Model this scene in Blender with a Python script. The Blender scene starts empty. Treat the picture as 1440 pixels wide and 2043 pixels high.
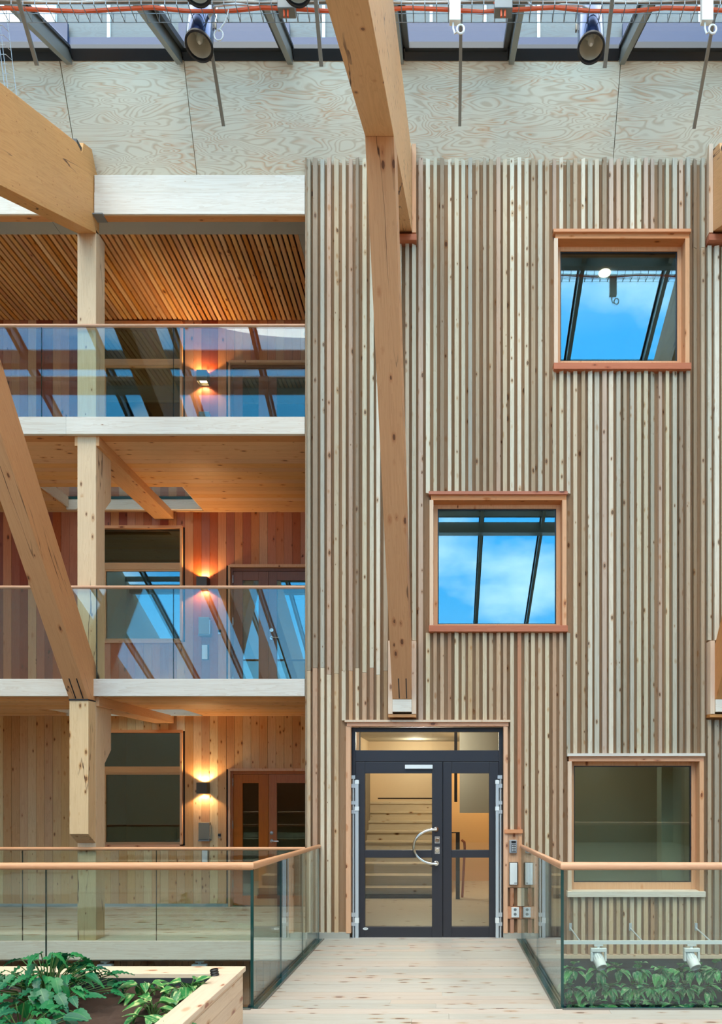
import bpy, bmesh, math, random
from mathutils import Vector, Matrix, noise

R = random.Random(7)
C = bpy.context.scene.collection
SC = bpy.context.scene

# ------------------------------------------------------------------ camera
D0, F, EZ, VX, VY = 8.57, 1440.0, 1.851, 888.0, 1567.0     # eye is 8.57 m from the batten wall (y = 0)
cam = bpy.data.cameras.new('camera'); co = bpy.data.objects.new('camera', cam); C.objects.link(co)
co.location = (0, -D0, EZ); co.rotation_euler = (math.pi/2, 0, 0)
cam.sensor_fit = 'HORIZONTAL'; cam.sensor_width = 36; cam.lens = 36*F/1440
cam.shift_x = (720-VX)/1440; cam.shift_y = (VY-1021.5)/1440
cam.clip_start = .05; cam.clip_end = 200
SC.camera = co

# ------------------------------------------------------------------ sky
W = bpy.data.worlds.new('sky'); SC.world = W; W.use_nodes = True
nt = W.node_tree; N = nt.nodes; L = nt.links; N.clear()
def nd(t, **k):
    n = N.new(t)
    for a, v in k.items(): setattr(n, a, v)
    return n
tc = nd('ShaderNodeTexCoord'); sep = nd('ShaderNodeSeparateXYZ'); L.new(tc.outputs['Generated'], sep.inputs[0])
gr = nd('ShaderNodeValToRGB'); L.new(sep.outputs['Z'], gr.inputs[0])
e = gr.color_ramp.elements
e[0].position = 0.0; e[0].color = (.30, .52, .74, 1)
e[1].position = .85; e[1].color = (.92, .92, .90, 1)
m = e.new(.28); m.color = (.06, .37, .74, 1)
m = e.new(.52); m.color = (.07, .38, .76, 1)
mp = nd('ShaderNodeMapping'); mp.inputs['Scale'].default_value = (1.0, 1.0, 1.9); mp.inputs['Location'].default_value = (.2, .75, .55)
L.new(tc.outputs['Generated'], mp.inputs[0])
no = nd('ShaderNodeTexNoise'); no.inputs['Scale'].default_value = 3.0; no.inputs['Detail'].default_value = 6; no.inputs['Roughness'].default_value = .52
L.new(mp.outputs[0], no.inputs['Vector'])
cr = nd('ShaderNodeValToRGB'); L.new(no.outputs['Fac'], cr.inputs[0])
cr.color_ramp.elements[0].position = .50; cr.color_ramp.elements[0].color = (0, 0, 0, 1)
cr.color_ramp.elements[1].position = .68; cr.color_ramp.elements[1].color = (.9, .9, .9, 1)
mx = nd('ShaderNodeMix', data_type='RGBA'); L.new(cr.outputs[0], mx.inputs['Factor']); L.new(gr.outputs[0], mx.inputs['A'])
mx.inputs['B'].default_value = (1.0, .965, .90, 1)
bg = nd('ShaderNodeBackground'); bg.inputs['Strength'].default_value = 3.6
L.new(mx.outputs['Result'], bg.inputs[0]); ow = nd('ShaderNodeOutputWorld'); L.new(bg.outputs[0], ow.inputs[0])

# soft sun behind thin cloud
sl = bpy.data.lights.new('sun', 'SUN'); sl.energy = 2.2; sl.angle = math.radians(50); sl.color = (1, .92, .82)
so = bpy.data.objects.new('sun', sl); C.objects.link(so)
so.rotation_euler = Vector((.15, .55, -.85)).to_track_quat('-Z', 'Y').to_euler(); so.location = (0, -10, 20)

# ------------------------------------------------------------------ exposure
vs = SC.view_settings; SC.display_settings.display_device = 'sRGB'
vs.view_transform = 'Standard'; vs.look = 'None'; vs.gamma = 1; vs.use_curve_mapping = False
vs.exposure = 0.6
cy = SC.cycles
cy.max_bounces = 10; cy.diffuse_bounces = 5; cy.glossy_bounces = 5; cy.transmission_bounces = 6; cy.transparent_max_bounces = 40
cy.caustics_reflective = False; cy.caustics_refractive = False; cy.sample_clamp_indirect = 6

# ------------------------------------------------------------------ pixel of the photograph -> point at true depth y
def gx(x, Y=0.0): return (x-VX)*(D0+Y)/F
def gz(y, Y=0.0): return EZ-(y-VY)*(D0+Y)/F
def at(x, y, Y=0.0): return Vector((gx(x, Y), Y, gz(y, Y)))

# ------------------------------------------------------------------ materials
def lin(c): return tuple(((v/255)/12.92 if v <= 10 else (((v/255)+.055)/1.055)**2.4) for v in c)+(1,)
class NT:
    def __init__(s, name):
        s.m = bpy.data.materials.new(name); s.m.use_nodes = True; s.t = s.m.node_tree; s.t.nodes.clear()
        s.out = s.n('ShaderNodeOutputMaterial')
    def n(s, t, ins=None, **k):
        x = s.t.nodes.new(t)
        for a, v in k.items(): setattr(x, a, v)
        for a, v in (ins or {}).items():
            if hasattr(v, 'is_output'): s.t.links.new(v, x.inputs[a])
            else: x.inputs[a].default_value = v
        return x
    def math(s, op, a, b=0.0, clamp=False):
        x = s.n('ShaderNodeMath', {0: a, 1: b}, operation=op); x.use_clamp = clamp; return x.outputs[0]
    def ramp(s, fac, pts, interp='LINEAR'):
        r = s.n('ShaderNodeValToRGB', {0: fac}); r.color_ramp.interpolation = interp
        el = r.color_ramp.elements
        while len(el) > 1: el.remove(el[-1])
        el[0].position, el[0].color = pts[0]
        for p, c in pts[1:]:
            q = el.new(p); q.color = c
        return r.outputs[0]
    def mix(s, f, a, b, bt='MIX'):
        x = s.n('ShaderNodeMix', data_type='RGBA', blend_type=bt)
        for k, v in (('Factor', f), ('A', a), ('B', b)):
            if hasattr(v, 'is_output'): s.t.links.new(v, x.inputs[k])
            else: x.inputs[k].default_value = v
        return x.outputs['Result']
    def bsdf(s, col, rough=.5, metal=0.0, bump=None, bs=.2, bd=.002, spec=.5, **extra):
        b = s.n('ShaderNodeBsdfPrincipled', {'Base Color': col, 'Roughness': rough, 'Metallic': metal, 'Specular IOR Level': spec})
        for k, v in extra.items(): b.inputs[k].default_value = v
        if bump is not None:
            bp = s.n('ShaderNodeBump', {'Height': bump, 'Strength': bs, 'Distance': bd}); s.t.links.new(bp.outputs[0], b.inputs['Normal'])
        s.t.links.new(b.outputs[0], s.out.inputs[0]); return s.m

AX = {'X': (0, 1, 1), 'Y': (1, 0, 1), 'Z': (1, 1, 0)}
def axs(axis, across, along): return tuple(across if v else along for v in AX[axis])
def objvec(T, spread=True, rot=None):
    tcx = T.n('ShaderNodeTexCoord').outputs['Object']
    oi = T.n('ShaderNodeObjectInfo')
    if rot: tcx = T.n('ShaderNodeVectorRotate', {'Vector': tcx, 'Axis': (1, 0, 0), 'Angle': rot}, rotation_type='AXIS_ANGLE').outputs[0]
    if spread:
        mv = T.n('ShaderNodeVectorMath', {0: (37.1, 53.7, 91.3), 'Scale': oi.outputs['Random']}, operation='SCALE')
        tcx = T.n('ShaderNodeVectorMath', {0: tcx, 1: mv.outputs[0]}, operation='ADD').outputs[0]
    return tcx, oi.outputs['Random']
def wood(name, tints, axis='Z', grain=.28, knots=.5, kcol=(70, 42, 26), rough=.55, var=.16, rot=None, bump=.25, kscale=1.0, streak=None, kr=.24, kstretch=2.2, checks=0):
    """tints: colours picked per piece; grain: strength of the year-ring streaks; knots: 0..1"""
    T = NT(name); v, rnd = objvec(T, True, rot)
    if len(tints) > 1:
        base = T.ramp(rnd, [(i/len(tints), lin(c)) for i, c in enumerate(tints)], 'CONSTANT')
    else: base = lin(tints[0])
    g = T.n('ShaderNodeMapping', {'Vector': v, 'Scale': axs(axis, 9, .55)}).outputs[0]
    n1 = T.n('ShaderNodeTexNoise', {'Vector': g, 'Scale': 1.6, 'Detail': 4, 'Roughness': .6, 'Distortion': .8}).outputs['Fac']
    fr = T.math('FRACT', T.math('MULTIPLY', n1, 7.0))
    ring = T.math('POWER', fr, 2.2)
    fg = T.n('ShaderNodeMapping', {'Vector': v, 'Scale': axs(axis, 110, 2.0)}).outputs[0]
    n2 = T.n('ShaderNodeTexNoise', {'Vector': fg, 'Scale': 1, 'Detail': 2}).outputs['Fac']
    dark = T.mix(1.0, base, streak and lin(streak) or (.62, .45, .32, 1), 'MULTIPLY')
    col = T.mix(T.math('MULTIPLY', ring, grain*1.0), base, dark)
    col = T.mix(T.math('MULTIPLY', T.math('SUBTRACT', n2, .35, True), grain*1.2), col, dark)
    if knots:
        ks = T.n('ShaderNodeMapping', {'Vector': v, 'Scale': axs(axis, 15*kscale, 15*kscale/kstretch)}).outputs[0]
        dz = T.n('ShaderNodeTexNoise', {'Vector': v, 'Scale': 40.0}).outputs['Color']
        ks = T.n('ShaderNodeVectorMath', {0: ks, 1: T.n('ShaderNodeVectorMath', {0: dz, 'Scale': .10}, operation='SCALE').outputs[0]}, operation='ADD').outputs[0]
        vo = T.n('ShaderNodeTexVoronoi', {'Vector': ks, 'Scale': 1.0})
        sz = T.n('ShaderNodeSeparateColor', {0: vo.outputs['Color']}).outputs[0]
        rad = T.math('MULTIPLY', T.math('SUBTRACT', sz, 1-knots, True), kr/knots)
        kf = T.math('MULTIPLY', T.math('SUBTRACT', rad, vo.outputs['Distance']), 40.0, True)
        halo = T.math('MULTIPLY', T.math('SUBTRACT', T.math('MULTIPLY', rad, 2.0), vo.outputs['Distance'], True), 6.0, True)
        col = T.mix(T.math('MULTIPLY', halo, .8), col, T.mix(1.0, base, (.74, .54, .38, 1), 'MULTIPLY'))
        col = T.mix(T.math('MULTIPLY', kf, .85), col, lin(kcol))
    if checks:
        cg = T.n('ShaderNodeMapping', {'Vector': v, 'Scale': axs(axis, 3.0, .22)}).outputs[0]
        c1 = T.n('ShaderNodeTexNoise', {'Vector': cg, 'Scale': 1.0, 'Detail': 5, 'Roughness': .45}).outputs['Fac']
        c2 = T.n('ShaderNodeTexNoise', {'Vector': T.n('ShaderNodeMapping', {'Vector': v, 'Scale': axs(axis, 4, 1.1)}).outputs[0], 'Scale': 1.0}).outputs['Fac']
        ln = T.math('MULTIPLY', T.math('SUBTRACT', .0045, T.math('ABSOLUTE', T.math('SUBTRACT', c1, .52)), True), 400.0, True)
        col = T.mix(T.math('MULTIPLY', ln, T.math('MULTIPLY', T.math('SUBTRACT', c2, .47, True), 8.0*checks, True)), col, lin((88, 54, 34)))
    hs = T.n('ShaderNodeHueSaturation', {'Color': col, 'Value': T.math('ADD', 1-var/2, T.math('MULTIPLY', T.math('FRACT', T.math('MULTIPLY', rnd, 17.3)), var)),
                                         'Saturation': T.math('ADD', .9, T.math('MULTIPLY', T.math('FRACT', T.math('MULTIPLY', rnd, 41.7)), .2))}).outputs[0]
    return T.bsdf(hs, rough, 0, ring, bump, .0008, spec=.3)
def plywood(name, c1, c2, c3, rot=None):
    T = NT(name); v, rnd = objvec(T, True, rot)
    g = T.n('ShaderNodeMapping', {'Vector': v, 'Scale': (.9, 4.2, 4.2)}).outputs[0]
    n1 = T.n('ShaderNodeTexNoise', {'Vector': g, 'Scale': 1.25, 'Detail': 2.2, 'Roughness': .5, 'Distortion': .55}).outputs['Fac']
    f = T.math('FRACT', T.math('MULTIPLY', n1, 22.0))
    band = T.math('ABSOLUTE', T.math('SUBTRACT', f, .5))
    b2 = T.math('MULTIPLY', T.math('SUBTRACT', band, .24, True), 5.0, True)
    patch = T.n('ShaderNodeTexNoise', {'Vector': T.n('ShaderNodeMapping', {'Vector': v, 'Scale': (1.2, 4, 4)}).outputs[0], 'Scale': 1.6, 'Detail': 3}).outputs['Fac']
    pf = T.math('MULTIPLY', T.math('SUBTRACT', patch, .46, True), 6.0, True)
    col = T.mix(T.math('MULTIPLY', b2, .55), lin(c1), lin(c2))
    col = T.mix(T.math('MULTIPLY', T.math('MULTIPLY', pf, T.math('SUBTRACT', f, .35, True)), 1.1, True), col, lin(c3))
    return T.bsdf(col, .6, spec=.25)
def plain(name, c, rough=.5, metal=0.0, noise=.0, spec=.5, scale=30.0, **k):
    T = NT(name)
    col = lin(c)
    v, rnd = objvec(T, False)
    n = T.n('ShaderNodeTexNoise', {'Vector': v, 'Scale': scale, 'Detail': 3}).outputs['Fac']
    col = T.mix(T.math('MULTIPLY', n, max(noise, .04)), col, T.mix(1.0, col, (.55, .55, .55, 1), 'MULTIPLY'))
    return T.bsdf(col, rough, metal, spec=spec, **k)
def glass(name, tint, rcol=(1, 1, 1, 1), f0=.08, rough=0.0, k=1.0):
    """architectural pane: Schlick reflection over a tinted see-through"""
    T = NT(name); ge = T.n('ShaderNodeNewGeometry')
    d = T.n('ShaderNodeVectorMath', {0: ge.outputs['Normal'], 1: ge.outputs['Incoming']}, operation='DOT_PRODUCT').outputs['Value']
    c = T.math('SUBTRACT', 1.0, T.math('ABSOLUTE', d), True)
    fr = T.math('ADD', f0, T.math('MULTIPLY', T.math('POWER', c, 5.0), (1-f0)*k), True)
    tr = T.n('ShaderNodeBsdfTransparent', {'Color': tint}); gl = T.n('ShaderNodeBsdfGlossy', {'Color': rcol, 'Roughness': rough})
    ms = T.n('ShaderNodeMixShader', {0: fr, 1: tr.outputs[0], 2: gl.outputs[0]}); T.t.links.new(ms.outputs[0], T.out.inputs[0]); return T.m
def emit(name, c, s):
    T = NT(name); em = T.n('ShaderNodeEmission', {'Color': lin(c), 'Strength': s}); T.t.links.new(em.outputs[0], T.out.inputs[0]); return T.m
def leafmat(name, c1, c2, vein, var=0.0):
    T = NT(name); tcx = T.n('ShaderNodeTexCoord').outputs['Object']; rnd = T.n('ShaderNodeObjectInfo').outputs['Random']
    sp = T.n('ShaderNodeSeparateXYZ', {0: tcx})
    off = T.n('ShaderNodeVectorMath', {0: tcx, 1: T.n('ShaderNodeVectorMath', {0: (9, 7, 5), 'Scale': rnd}, operation='SCALE').outputs[0]}, operation='ADD').outputs[0]
    st = T.n('ShaderNodeMapping', {'Vector': off, 'Scale': (30, 13, 13)}).outputs[0]
    n = T.n('ShaderNodeTexNoise', {'Vector': st, 'Scale': 1.3, 'Detail': 4}).outputs['Fac']
    col = T.mix(rnd, lin(c1), lin(c2))
    if var: col = T.mix(T.math('MULTIPLY', T.math('SUBTRACT', n, .56-.05*var, True), 9*var, True), col, lin(vein))
    ax = T.math('ABSOLUTE', sp.outputs[0])
    mid = T.math('SUBTRACT', 1.0, T.math('MULTIPLY', ax, 260.0), True)
    side = T.math('FRACT', T.math('ADD', T.math('MULTIPLY', sp.outputs[1], 34.0), T.math('MULTIPLY', ax, -30.0)))
    sv = T.math('MULTIPLY', T.math('SUBTRACT', side, .88, True), 3.0)
    col = T.mix(T.math('MULTIPLY', T.math('ADD', mid, sv, True), .45), col, lin(vein))
    b = T.n('ShaderNodeBsdfPrincipled', {'Base Color': col, 'Roughness': .32, 'Specular IOR Level': .5})
    tl = T.n('ShaderNodeBsdfTranslucent', {'Color': col})
    ms = T.n('ShaderNodeMixShader', {0: .18, 1: b.outputs[0], 2: tl.outputs[0]}); T.t.links.new(ms.outputs[0], T.out.inputs[0]); return T.m

M = {}
BT = lambda l: [(int(a*.985), int(b*.985), int(c*.95)) for a, b, c in l]
M['batten'] = wood('pale_batten_wood', BT([(206, 198, 182), (190, 185, 174), (206, 190, 170), (172, 160, 144), (220, 214, 200), (200, 178, 164), (182, 178, 168), (160, 142, 124), (212, 202, 182), (198, 190, 174), (184, 166, 146), (222, 214, 202), (196, 172, 156)]), 'Z', .3, .5, (84, 60, 44), .65, .14, kscale=1.2)
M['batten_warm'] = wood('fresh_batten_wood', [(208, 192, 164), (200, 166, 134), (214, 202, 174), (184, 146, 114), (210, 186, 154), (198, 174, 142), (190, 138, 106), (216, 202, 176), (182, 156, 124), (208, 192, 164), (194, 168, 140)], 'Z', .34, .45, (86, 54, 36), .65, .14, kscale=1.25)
M['backing'] = wood('backing_board', [(156, 128, 102)], 'Z', .3, .2, rough=.8)
M['glulam'] = wood('glulam_spruce', [(220, 168, 114)], 'Y', .28, .6, (110, 66, 38), .5, .08, rot=-0.465, kscale=.95, kr=.18, kstretch=1.8, checks=1)
M['glulam_leg'] = wood('glulam_leg_spruce', [(208, 148, 96)], 'Z', .26, .5, (92, 52, 30), .5, .06, rot=-.62, kscale=.85, checks=1)
M['column'] = wood('glulam_column_spruce', [(226, 194, 152)], 'Z', .24, .55, (104, 66, 40), .55, .06, kscale=1.0, checks=.8)
M['crossbeam'] = wood('cross_beam_spruce', [(214, 160, 106)], 'Y', .26, .5, (100, 58, 34), .5, .06)
M['white_board'] = wood('white_glazed_board', [(220, 215, 204), (226, 220, 208)], 'X', .3, .3, (140, 110, 88), .6, .06, kr=.12)
M['orange_board'] = wood('amber_board', [(206, 146, 92)], 'X', .26, .4, (100, 58, 34), .5, .06)
M['clt'] = wood('ceiling_spruce', [(222, 172, 120), (216, 164, 112), (226, 178, 126)], 'X', .22, .5, (112, 66, 38), .5, .08)
M['floor'] = wood('lightened_floor_pine', [(226, 224, 216), (220, 218, 208), (224, 214, 202), (230, 226, 218)], 'X', .14, .6, (126, 84, 66), .5, .07, kscale=.8, kr=.30, kstretch=3.2)  # same wood as the deck, tint lightened to offset the dim galleries
M['deck'] = wood('darkened_floor_pine', [(184, 181, 174), (176, 175, 168), (186, 176, 166), (180, 179, 172)], 'X', .2, .66, (92, 60, 50), .5, .07, kscale=1.1, kr=.24, kstretch=3.0)  # same wood as the gallery floor, tint darkened to offset strong skylight
M['slat'] = wood('ceiling_slat_larch', [(228, 176, 118), (214, 156, 98), (234, 186, 128), (206, 146, 92), (222, 168, 112)], 'Y', .3, .35, (92, 52, 28), .5, .14)
M['cedar'] = wood('red_plank', [(186, 114, 78), (172, 96, 66), (200, 136, 96), (158, 82, 58), (194, 124, 88), (206, 150, 108), (178, 104, 72), (146, 72, 54), (192, 128, 88)], 'Z', .3, .3, (78, 40, 26), .55, .12)
M['pine'] = wood('golden_plank', [(218, 178, 130), (210, 162, 112), (222, 190, 144), (200, 152, 106), (214, 172, 122), (224, 196, 152), (206, 158, 110)], 'Z', .3, .55, (102, 60, 34), .55, .12, kscale=1.2)
M['brown_plank'] = wood('brown_plank', [(150, 100, 62), (132, 84, 52), (164, 112, 72)], 'Z', .3, .3)
M['trim'] = wood('window_trim_wood', [(212, 150, 108)], 'X', .24, .35, (110, 60, 40), .55, .06)
M['trim_z'] = wood('window_jamb_wood', [(220, 172, 134)], 'Z', .24, .35, (110, 60, 40), .55, .08)
M['trim_red'] = wood('red_sill_wood', [(186, 112, 80)], 'X', .26, .3, (92, 48, 34), .5, .06)
M['jamb_pale'] = wood('pale_jamb_wood', [(224, 198, 172)], 'Z', .18, .25, (140, 100, 76), .6, .06)
M['sash'] = wood('sash_wood', [(206, 160, 116)], 'X', .2, .1)
M['door_red'] = wood('red_brown_door', [(128, 82, 62)], 'Z', .3, .05, rough=.4)
M['door_oak'] = wood('amber_door', [(176, 98, 42)], 'Z', .35, .05, rough=.4)
M['handrail'] = wood('handrail_oak', [(212, 160, 122)], 'X', .22, 0, rough=.35)
M['handrail_y'] = wood('handrail_oak_bridge', [(214, 152, 108)], 'Y', .22, 0, rough=.35)
M['planter'] = wood('planter_pine', [(226, 200, 174), (220, 190, 160), (230, 208, 184)], 'X', .2, .6, (150, 84, 66), .5, .06)
M['planter_y'] = wood('planter_pine_side', [(226, 200, 174), (220, 190, 160), (230, 208, 184)], 'Y', .2, .6, (150, 84, 66), .5, .06)
M['ply'] = plywood('plywood', (222, 209, 184), (192, 164, 132), (210, 156, 112), rot=-0.445)
M['ply_out'] = plywood('grey_facade_board', (112, 117, 117), (102, 103, 100), (106, 102, 98))
M['ply_side'] = plywood('side_plywood', (196, 184, 158), (178, 150, 118), (186, 150, 116))
M['gla'] = glass('roof_glass', (.92, .925, .90, 1), (.9, .96, 1, 1), .02, k=.16)
M['gla_rail'] = glass('railing_glass', (.91, .95, .92, 1), (.86, .95, 1, 1), .062)
M['gla_win'] = glass('coated_window_glass', (.72, .76, .70, 1), (.55, .86, 1, 1), .24)
M['gla_gal'] = glass('gallery_window_glass', (.66, .72, .68, 1), (.62, .88, 1, 1), .16)
M['gla_low'] = glass('plain_window_glass', (.74, .78, .70, 1), (.9, .98, .95, 1), .07)
M['gla_door'] = glass('door_glass', (.93, .95, .92, 1), (.9, .96, 1, 1), .035)
M['gla_edge'] = plain('glass_edge', (16, 62, 60), .15, spec=.6)
M['black'] = plain('black_steel', (28, 30, 36), .4)
M['doorframe'] = plain('charcoal_aluminium', (48, 48, 54), .45, .2)
M['steel'] = plain('brushed_steel', (205, 210, 212), .22, .9)
M['chrome'] = plain('polished_steel', (225, 225, 220), .08, 1.0)
M['alu'] = plain('mullion_aluminium', (140, 140, 134), .38, .65, noise=.2)
M['alu_pale'] = plain('pale_aluminium', (196, 206, 212), .32, .3)
M['bluestrip'] = plain('blue_reflection_strip', (3, 44, 84), .4, .0)  # colour stands in for a blue reflection in the roof glass
M['darkblue'] = plain('dark_flashing', (26, 36, 46), .35, .2)
M['wire'] = plain('zinc_wire', (132, 142, 148), .4, .4)
M['white'] = plain('white_plastic', (226, 232, 232), .4)
M['whitemetal'] = plain('white_enamel', (220, 230, 230), .35)
M['bluebody'] = plain('blue_black_enamel', (14, 64, 122), .18, .85)
M['reflector'] = plain('lamp_reflector', (226, 222, 208), .5, .25)
M['orange_cable'] = plain('orange_cable', (226, 92, 44), .45)
M['greybox'] = plain('grey_box', (120, 126, 128), .45)
M['letterbox'] = plain('grey_steel_box', (150, 142, 126), .35, .4)
M['sconce'] = plain('bronze_grey_sconce', (84, 76, 66), .45, .2)
M['glow'] = emit('lamp_glow', (255, 214, 150), 12)
M['ceilglow'] = emit('ceiling_lamp_glow', (255, 240, 210), 8)
M['soffit'] = plain('grey_soffit', (170, 168, 158), .8)
M['hall'] = plain('hall_wall_paint', (226, 208, 180), .8)
M['hall_orange'] = plain('hall_wall_warm', (232, 190, 136), .8)
M['hall_floor'] = wood('hall_floor', [(208, 196, 172)], 'X', .15, .3)
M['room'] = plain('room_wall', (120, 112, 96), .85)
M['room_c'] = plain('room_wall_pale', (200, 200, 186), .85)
M['room_pale'] = plain('room_pale', (190, 200, 190), .8)
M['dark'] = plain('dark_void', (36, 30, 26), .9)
M['skirt'] = plain('blue_grey_skirting', (150, 166, 176), .5)
M['felt'] = plain('plant_wall_felt', (44, 50, 54), .9, noise=.4)
M['soil'] = plain('potting_soil', (74, 54, 43), .95, noise=.8, scale=60)
M['basefloor'] = plain('lower_floor_concrete', (150, 146, 138), .7)
M['leaf'] = leafmat('philodendron_leaf', (14, 94, 70), (40, 136, 72), (120, 178, 110))
M['pothos'] = leafmat('pothos_leaf', (36, 124, 66), (70, 150, 74), (206, 220, 150), .8)
M['pothos_wall'] = leafmat('wall_pothos_leaf', (34, 150, 96), (92, 184, 100), (210, 228, 186), .8)
M['stem'] = plain('plant_stem', (70, 104, 48), .5)
M['hose'] = plain('black_corrugated_hose', (26, 26, 28), .5)
M['keypad'] = plain('keypad_grey', (150, 154, 158), .4)

# ------------------------------------------------------------------ mesh builder
class MB:
    def __init__(s): s.v = []; s.f = []; s.m = []
    def add(s, vs_, fs, mi=0):
        b = len(s.v); s.v += [Vector(p) for p in vs_]
        for f in fs: s.f.append(tuple(b+i for i in f)); s.m.append(mi)
        return s
    def box(s, x0, x1, y0, y1, z0, z1, mi=0):
        return s.add([(x0, y0, z0), (x1, y0, z0), (x1, y1, z0), (x0, y1, z0), (x0, y0, z1), (x1, y0, z1), (x1, y1, z1), (x0, y1, z1)],
                     [(0, 3, 2, 1), (4, 5, 6, 7), (0, 1, 5, 4), (1, 2, 6, 5), (2, 3, 7, 6), (3, 0, 4, 7)], mi)
    def prism(s, poly, a, b, axis='x', mi=0):
        n = len(poly)
        P = {'x': lambda p, t: (t, p[0], p[1]), 'y': lambda p, t: (p[0], t, p[1]), 'z': lambda p, t: (p[0], p[1], t)}[axis]
        return s.add([P(p, a) for p in poly]+[P(p, b) for p in poly],
                     [tuple(range(n))[::-1], tuple(range(n, 2*n))]+[(i, (i+1) % n, n+(i+1) % n, n+i) for i in range(n)], mi)
    def tube(s, pts, r, n=8, mi=0, closed=False):
        pts = [Vector(p) for p in pts]; k = len(pts); rs = r if isinstance(r, (list, tuple)) else [r]*k
        base = len(s.v); up = None
        for i, p in enumerate(pts):
            a = pts[(i-1) % k] if (i or closed) else p; c = pts[(i+1) % k] if (i < k-1 or closed) else p
            t = (c-a).normalized()
            if up is None: up = Vector((0, 0, 1)) if abs(t.z) < .9 else Vector((1, 0, 0))
            u = (up-t*up.dot(t))
            if u.length < 1e-5: u = t.orthogonal()
            u.normalize(); up = u; w = t.cross(u)
            sc = 1.0
            if 0 < i < k-1: sc = 1/max(.6, math.cos(((c-p).angle(p-a) if (c-p).length and (p-a).length else 0)/2))
            for j in range(n):
                q = 2*math.pi*j/n; s.v.append(p+(u*math.cos(q)+w*math.sin(q))*rs[i]*(sc if k < 6 else 1))
        for i in range(k if closed else k-1):
            i2 = (i+1) % k
            for j in range(n):
                s.f.append((base+i*n+j, base+i*n+(j+1) % n, base+i2*n+(j+1) % n, base+i2*n+j)); s.m.append(mi)
        if not closed:
            s.f.append(tuple(base+j for j in range(n))[::-1]); s.m.append(mi)
            s.f.append(tuple(base+(k-1)*n+j for j in range(n))); s.m.append(mi)
        return s
    def lathe(s, prof, o, ax, n=24, mi=0):
        """prof: (distance along ax, radius)"""
        o = Vector(o); ax = Vector(ax).normalized(); u = ax.orthogonal().normalized(); w = ax.cross(u); base = len(s.v)
        for t, r in prof:
            for j in range(n):
                q = 2*math.pi*j/n; s.v.append(o+ax*t+(u*math.cos(q)+w*math.sin(q))*r)
        for i in range(len(prof)-1):
            for j in range(n):
                s.f.append((base+i*n+j, base+i*n+(j+1) % n, base+(i+1)*n+(j+1) % n, base+(i+1)*n+j)); s.m.append(mi)
        return s
    def build(s, name, mats, parent=None, smooth=False, bevel=0, recalc=True, origin=None):
        if not isinstance(mats, (list, tuple)): mats = [mats]
        lo = Vector([min(p[i] for p in s.v) for i in range(3)]); hi = Vector([max(p[i] for p in s.v) for i in range(3)])
        c = Vector(origin) if origin is not None else Vector(((lo.x+hi.x)/2, (lo.y+hi.y)/2, lo.z))
        me = bpy.data.meshes.new(name); me.from_pydata([p-c for p in s.v], [], s.f)
        for i, p in enumerate(me.polygons): p.material_index = s.m[i]; p.use_smooth = smooth
        for m_ in mats: me.materials.append(m_)
        if recalc:
            b = bmesh.new(); b.from_mesh(me); bmesh.ops.recalc_face_normals(b, faces=b.faces); b.to_mesh(me); b.free()
        o = bpy.data.objects.new(name, me); C.objects.link(o)
        if parent: o.parent = parent
        o.location = c-wl(parent)
        if bevel:
            bv = o.modifiers.new('bevel', 'BEVEL'); bv.width = bevel; bv.segments = 2; bv.limit_method = 'ANGLE'
        if smooth:
            for p in me.polygons: pass
            me.set_sharp_from_angle(angle=math.radians(40))
        return o
def wl(o):
    v = Vector((0, 0, 0))
    while o is not None: v = v+o.location; o = o.parent
    return v
def tag(o, label, cat, group=None, kind=None):
    o['label'] = label; o['category'] = cat
    if group: o['group'] = group
    if kind: o['kind'] = kind
    return o
def thing(name, label, cat, loc=(0, 0, 0), group=None, kind=None):
    o = bpy.data.objects.new(name, None); o.empty_display_size = .1; C.objects.link(o); o.location = loc
    return tag(o, label, cat, group, kind)
def struct(name, label, cat, loc=(0, 0, 0)): return thing(name, label, cat, loc, kind='structure')
def bx(name, mat, parent, x0, x1, y0, y1, z0, z1, bevel=0):
    return MB().box(x0, x1, y0, y1, z0, z1).build(name, mat, parent, bevel=bevel)
def children(o): return [c for c in CH.get(o.name, [])]
CH = {}
def copy_tree(o, parent=None):
    kids = [c for c in o.children]
    c = o.copy(); C.objects.link(c); c.parent = parent
    for k in kids: copy_tree(k, c)
    return c
def holes_panel(mb, x0, x1, z0, z1, y0, y1, holes):
    xs = sorted({x0, x1, *[min(max(h[i], x0), x1) for h in holes for i in (0, 1)]})
    for a, b in zip(xs, xs[1:]):
        if b-a < 1e-6: continue
        cx = (a+b)/2; cuts = sorted([(h[2], h[3]) for h in holes if h[0] < cx < h[1]]); z = z0
        for c0, c1 in cuts:
            if c0 > z: mb.box(a, b, y0, y1, z, min(c0, z1))
            z = max(z, c1)
        if z < z1: mb.box(a, b, y0, y1, z, z1)
    return mb
def intervals(z0, z1, cuts):
    out = []; z = z0
    for a, b in sorted(cuts):
        if a > z+.02: out.append((z, min(a, z1)))
        z = max(z, b)
    if z < z1-.02: out.append((z, z1))
    return [(a, b) for a, b in out if b-a > .02]

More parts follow.
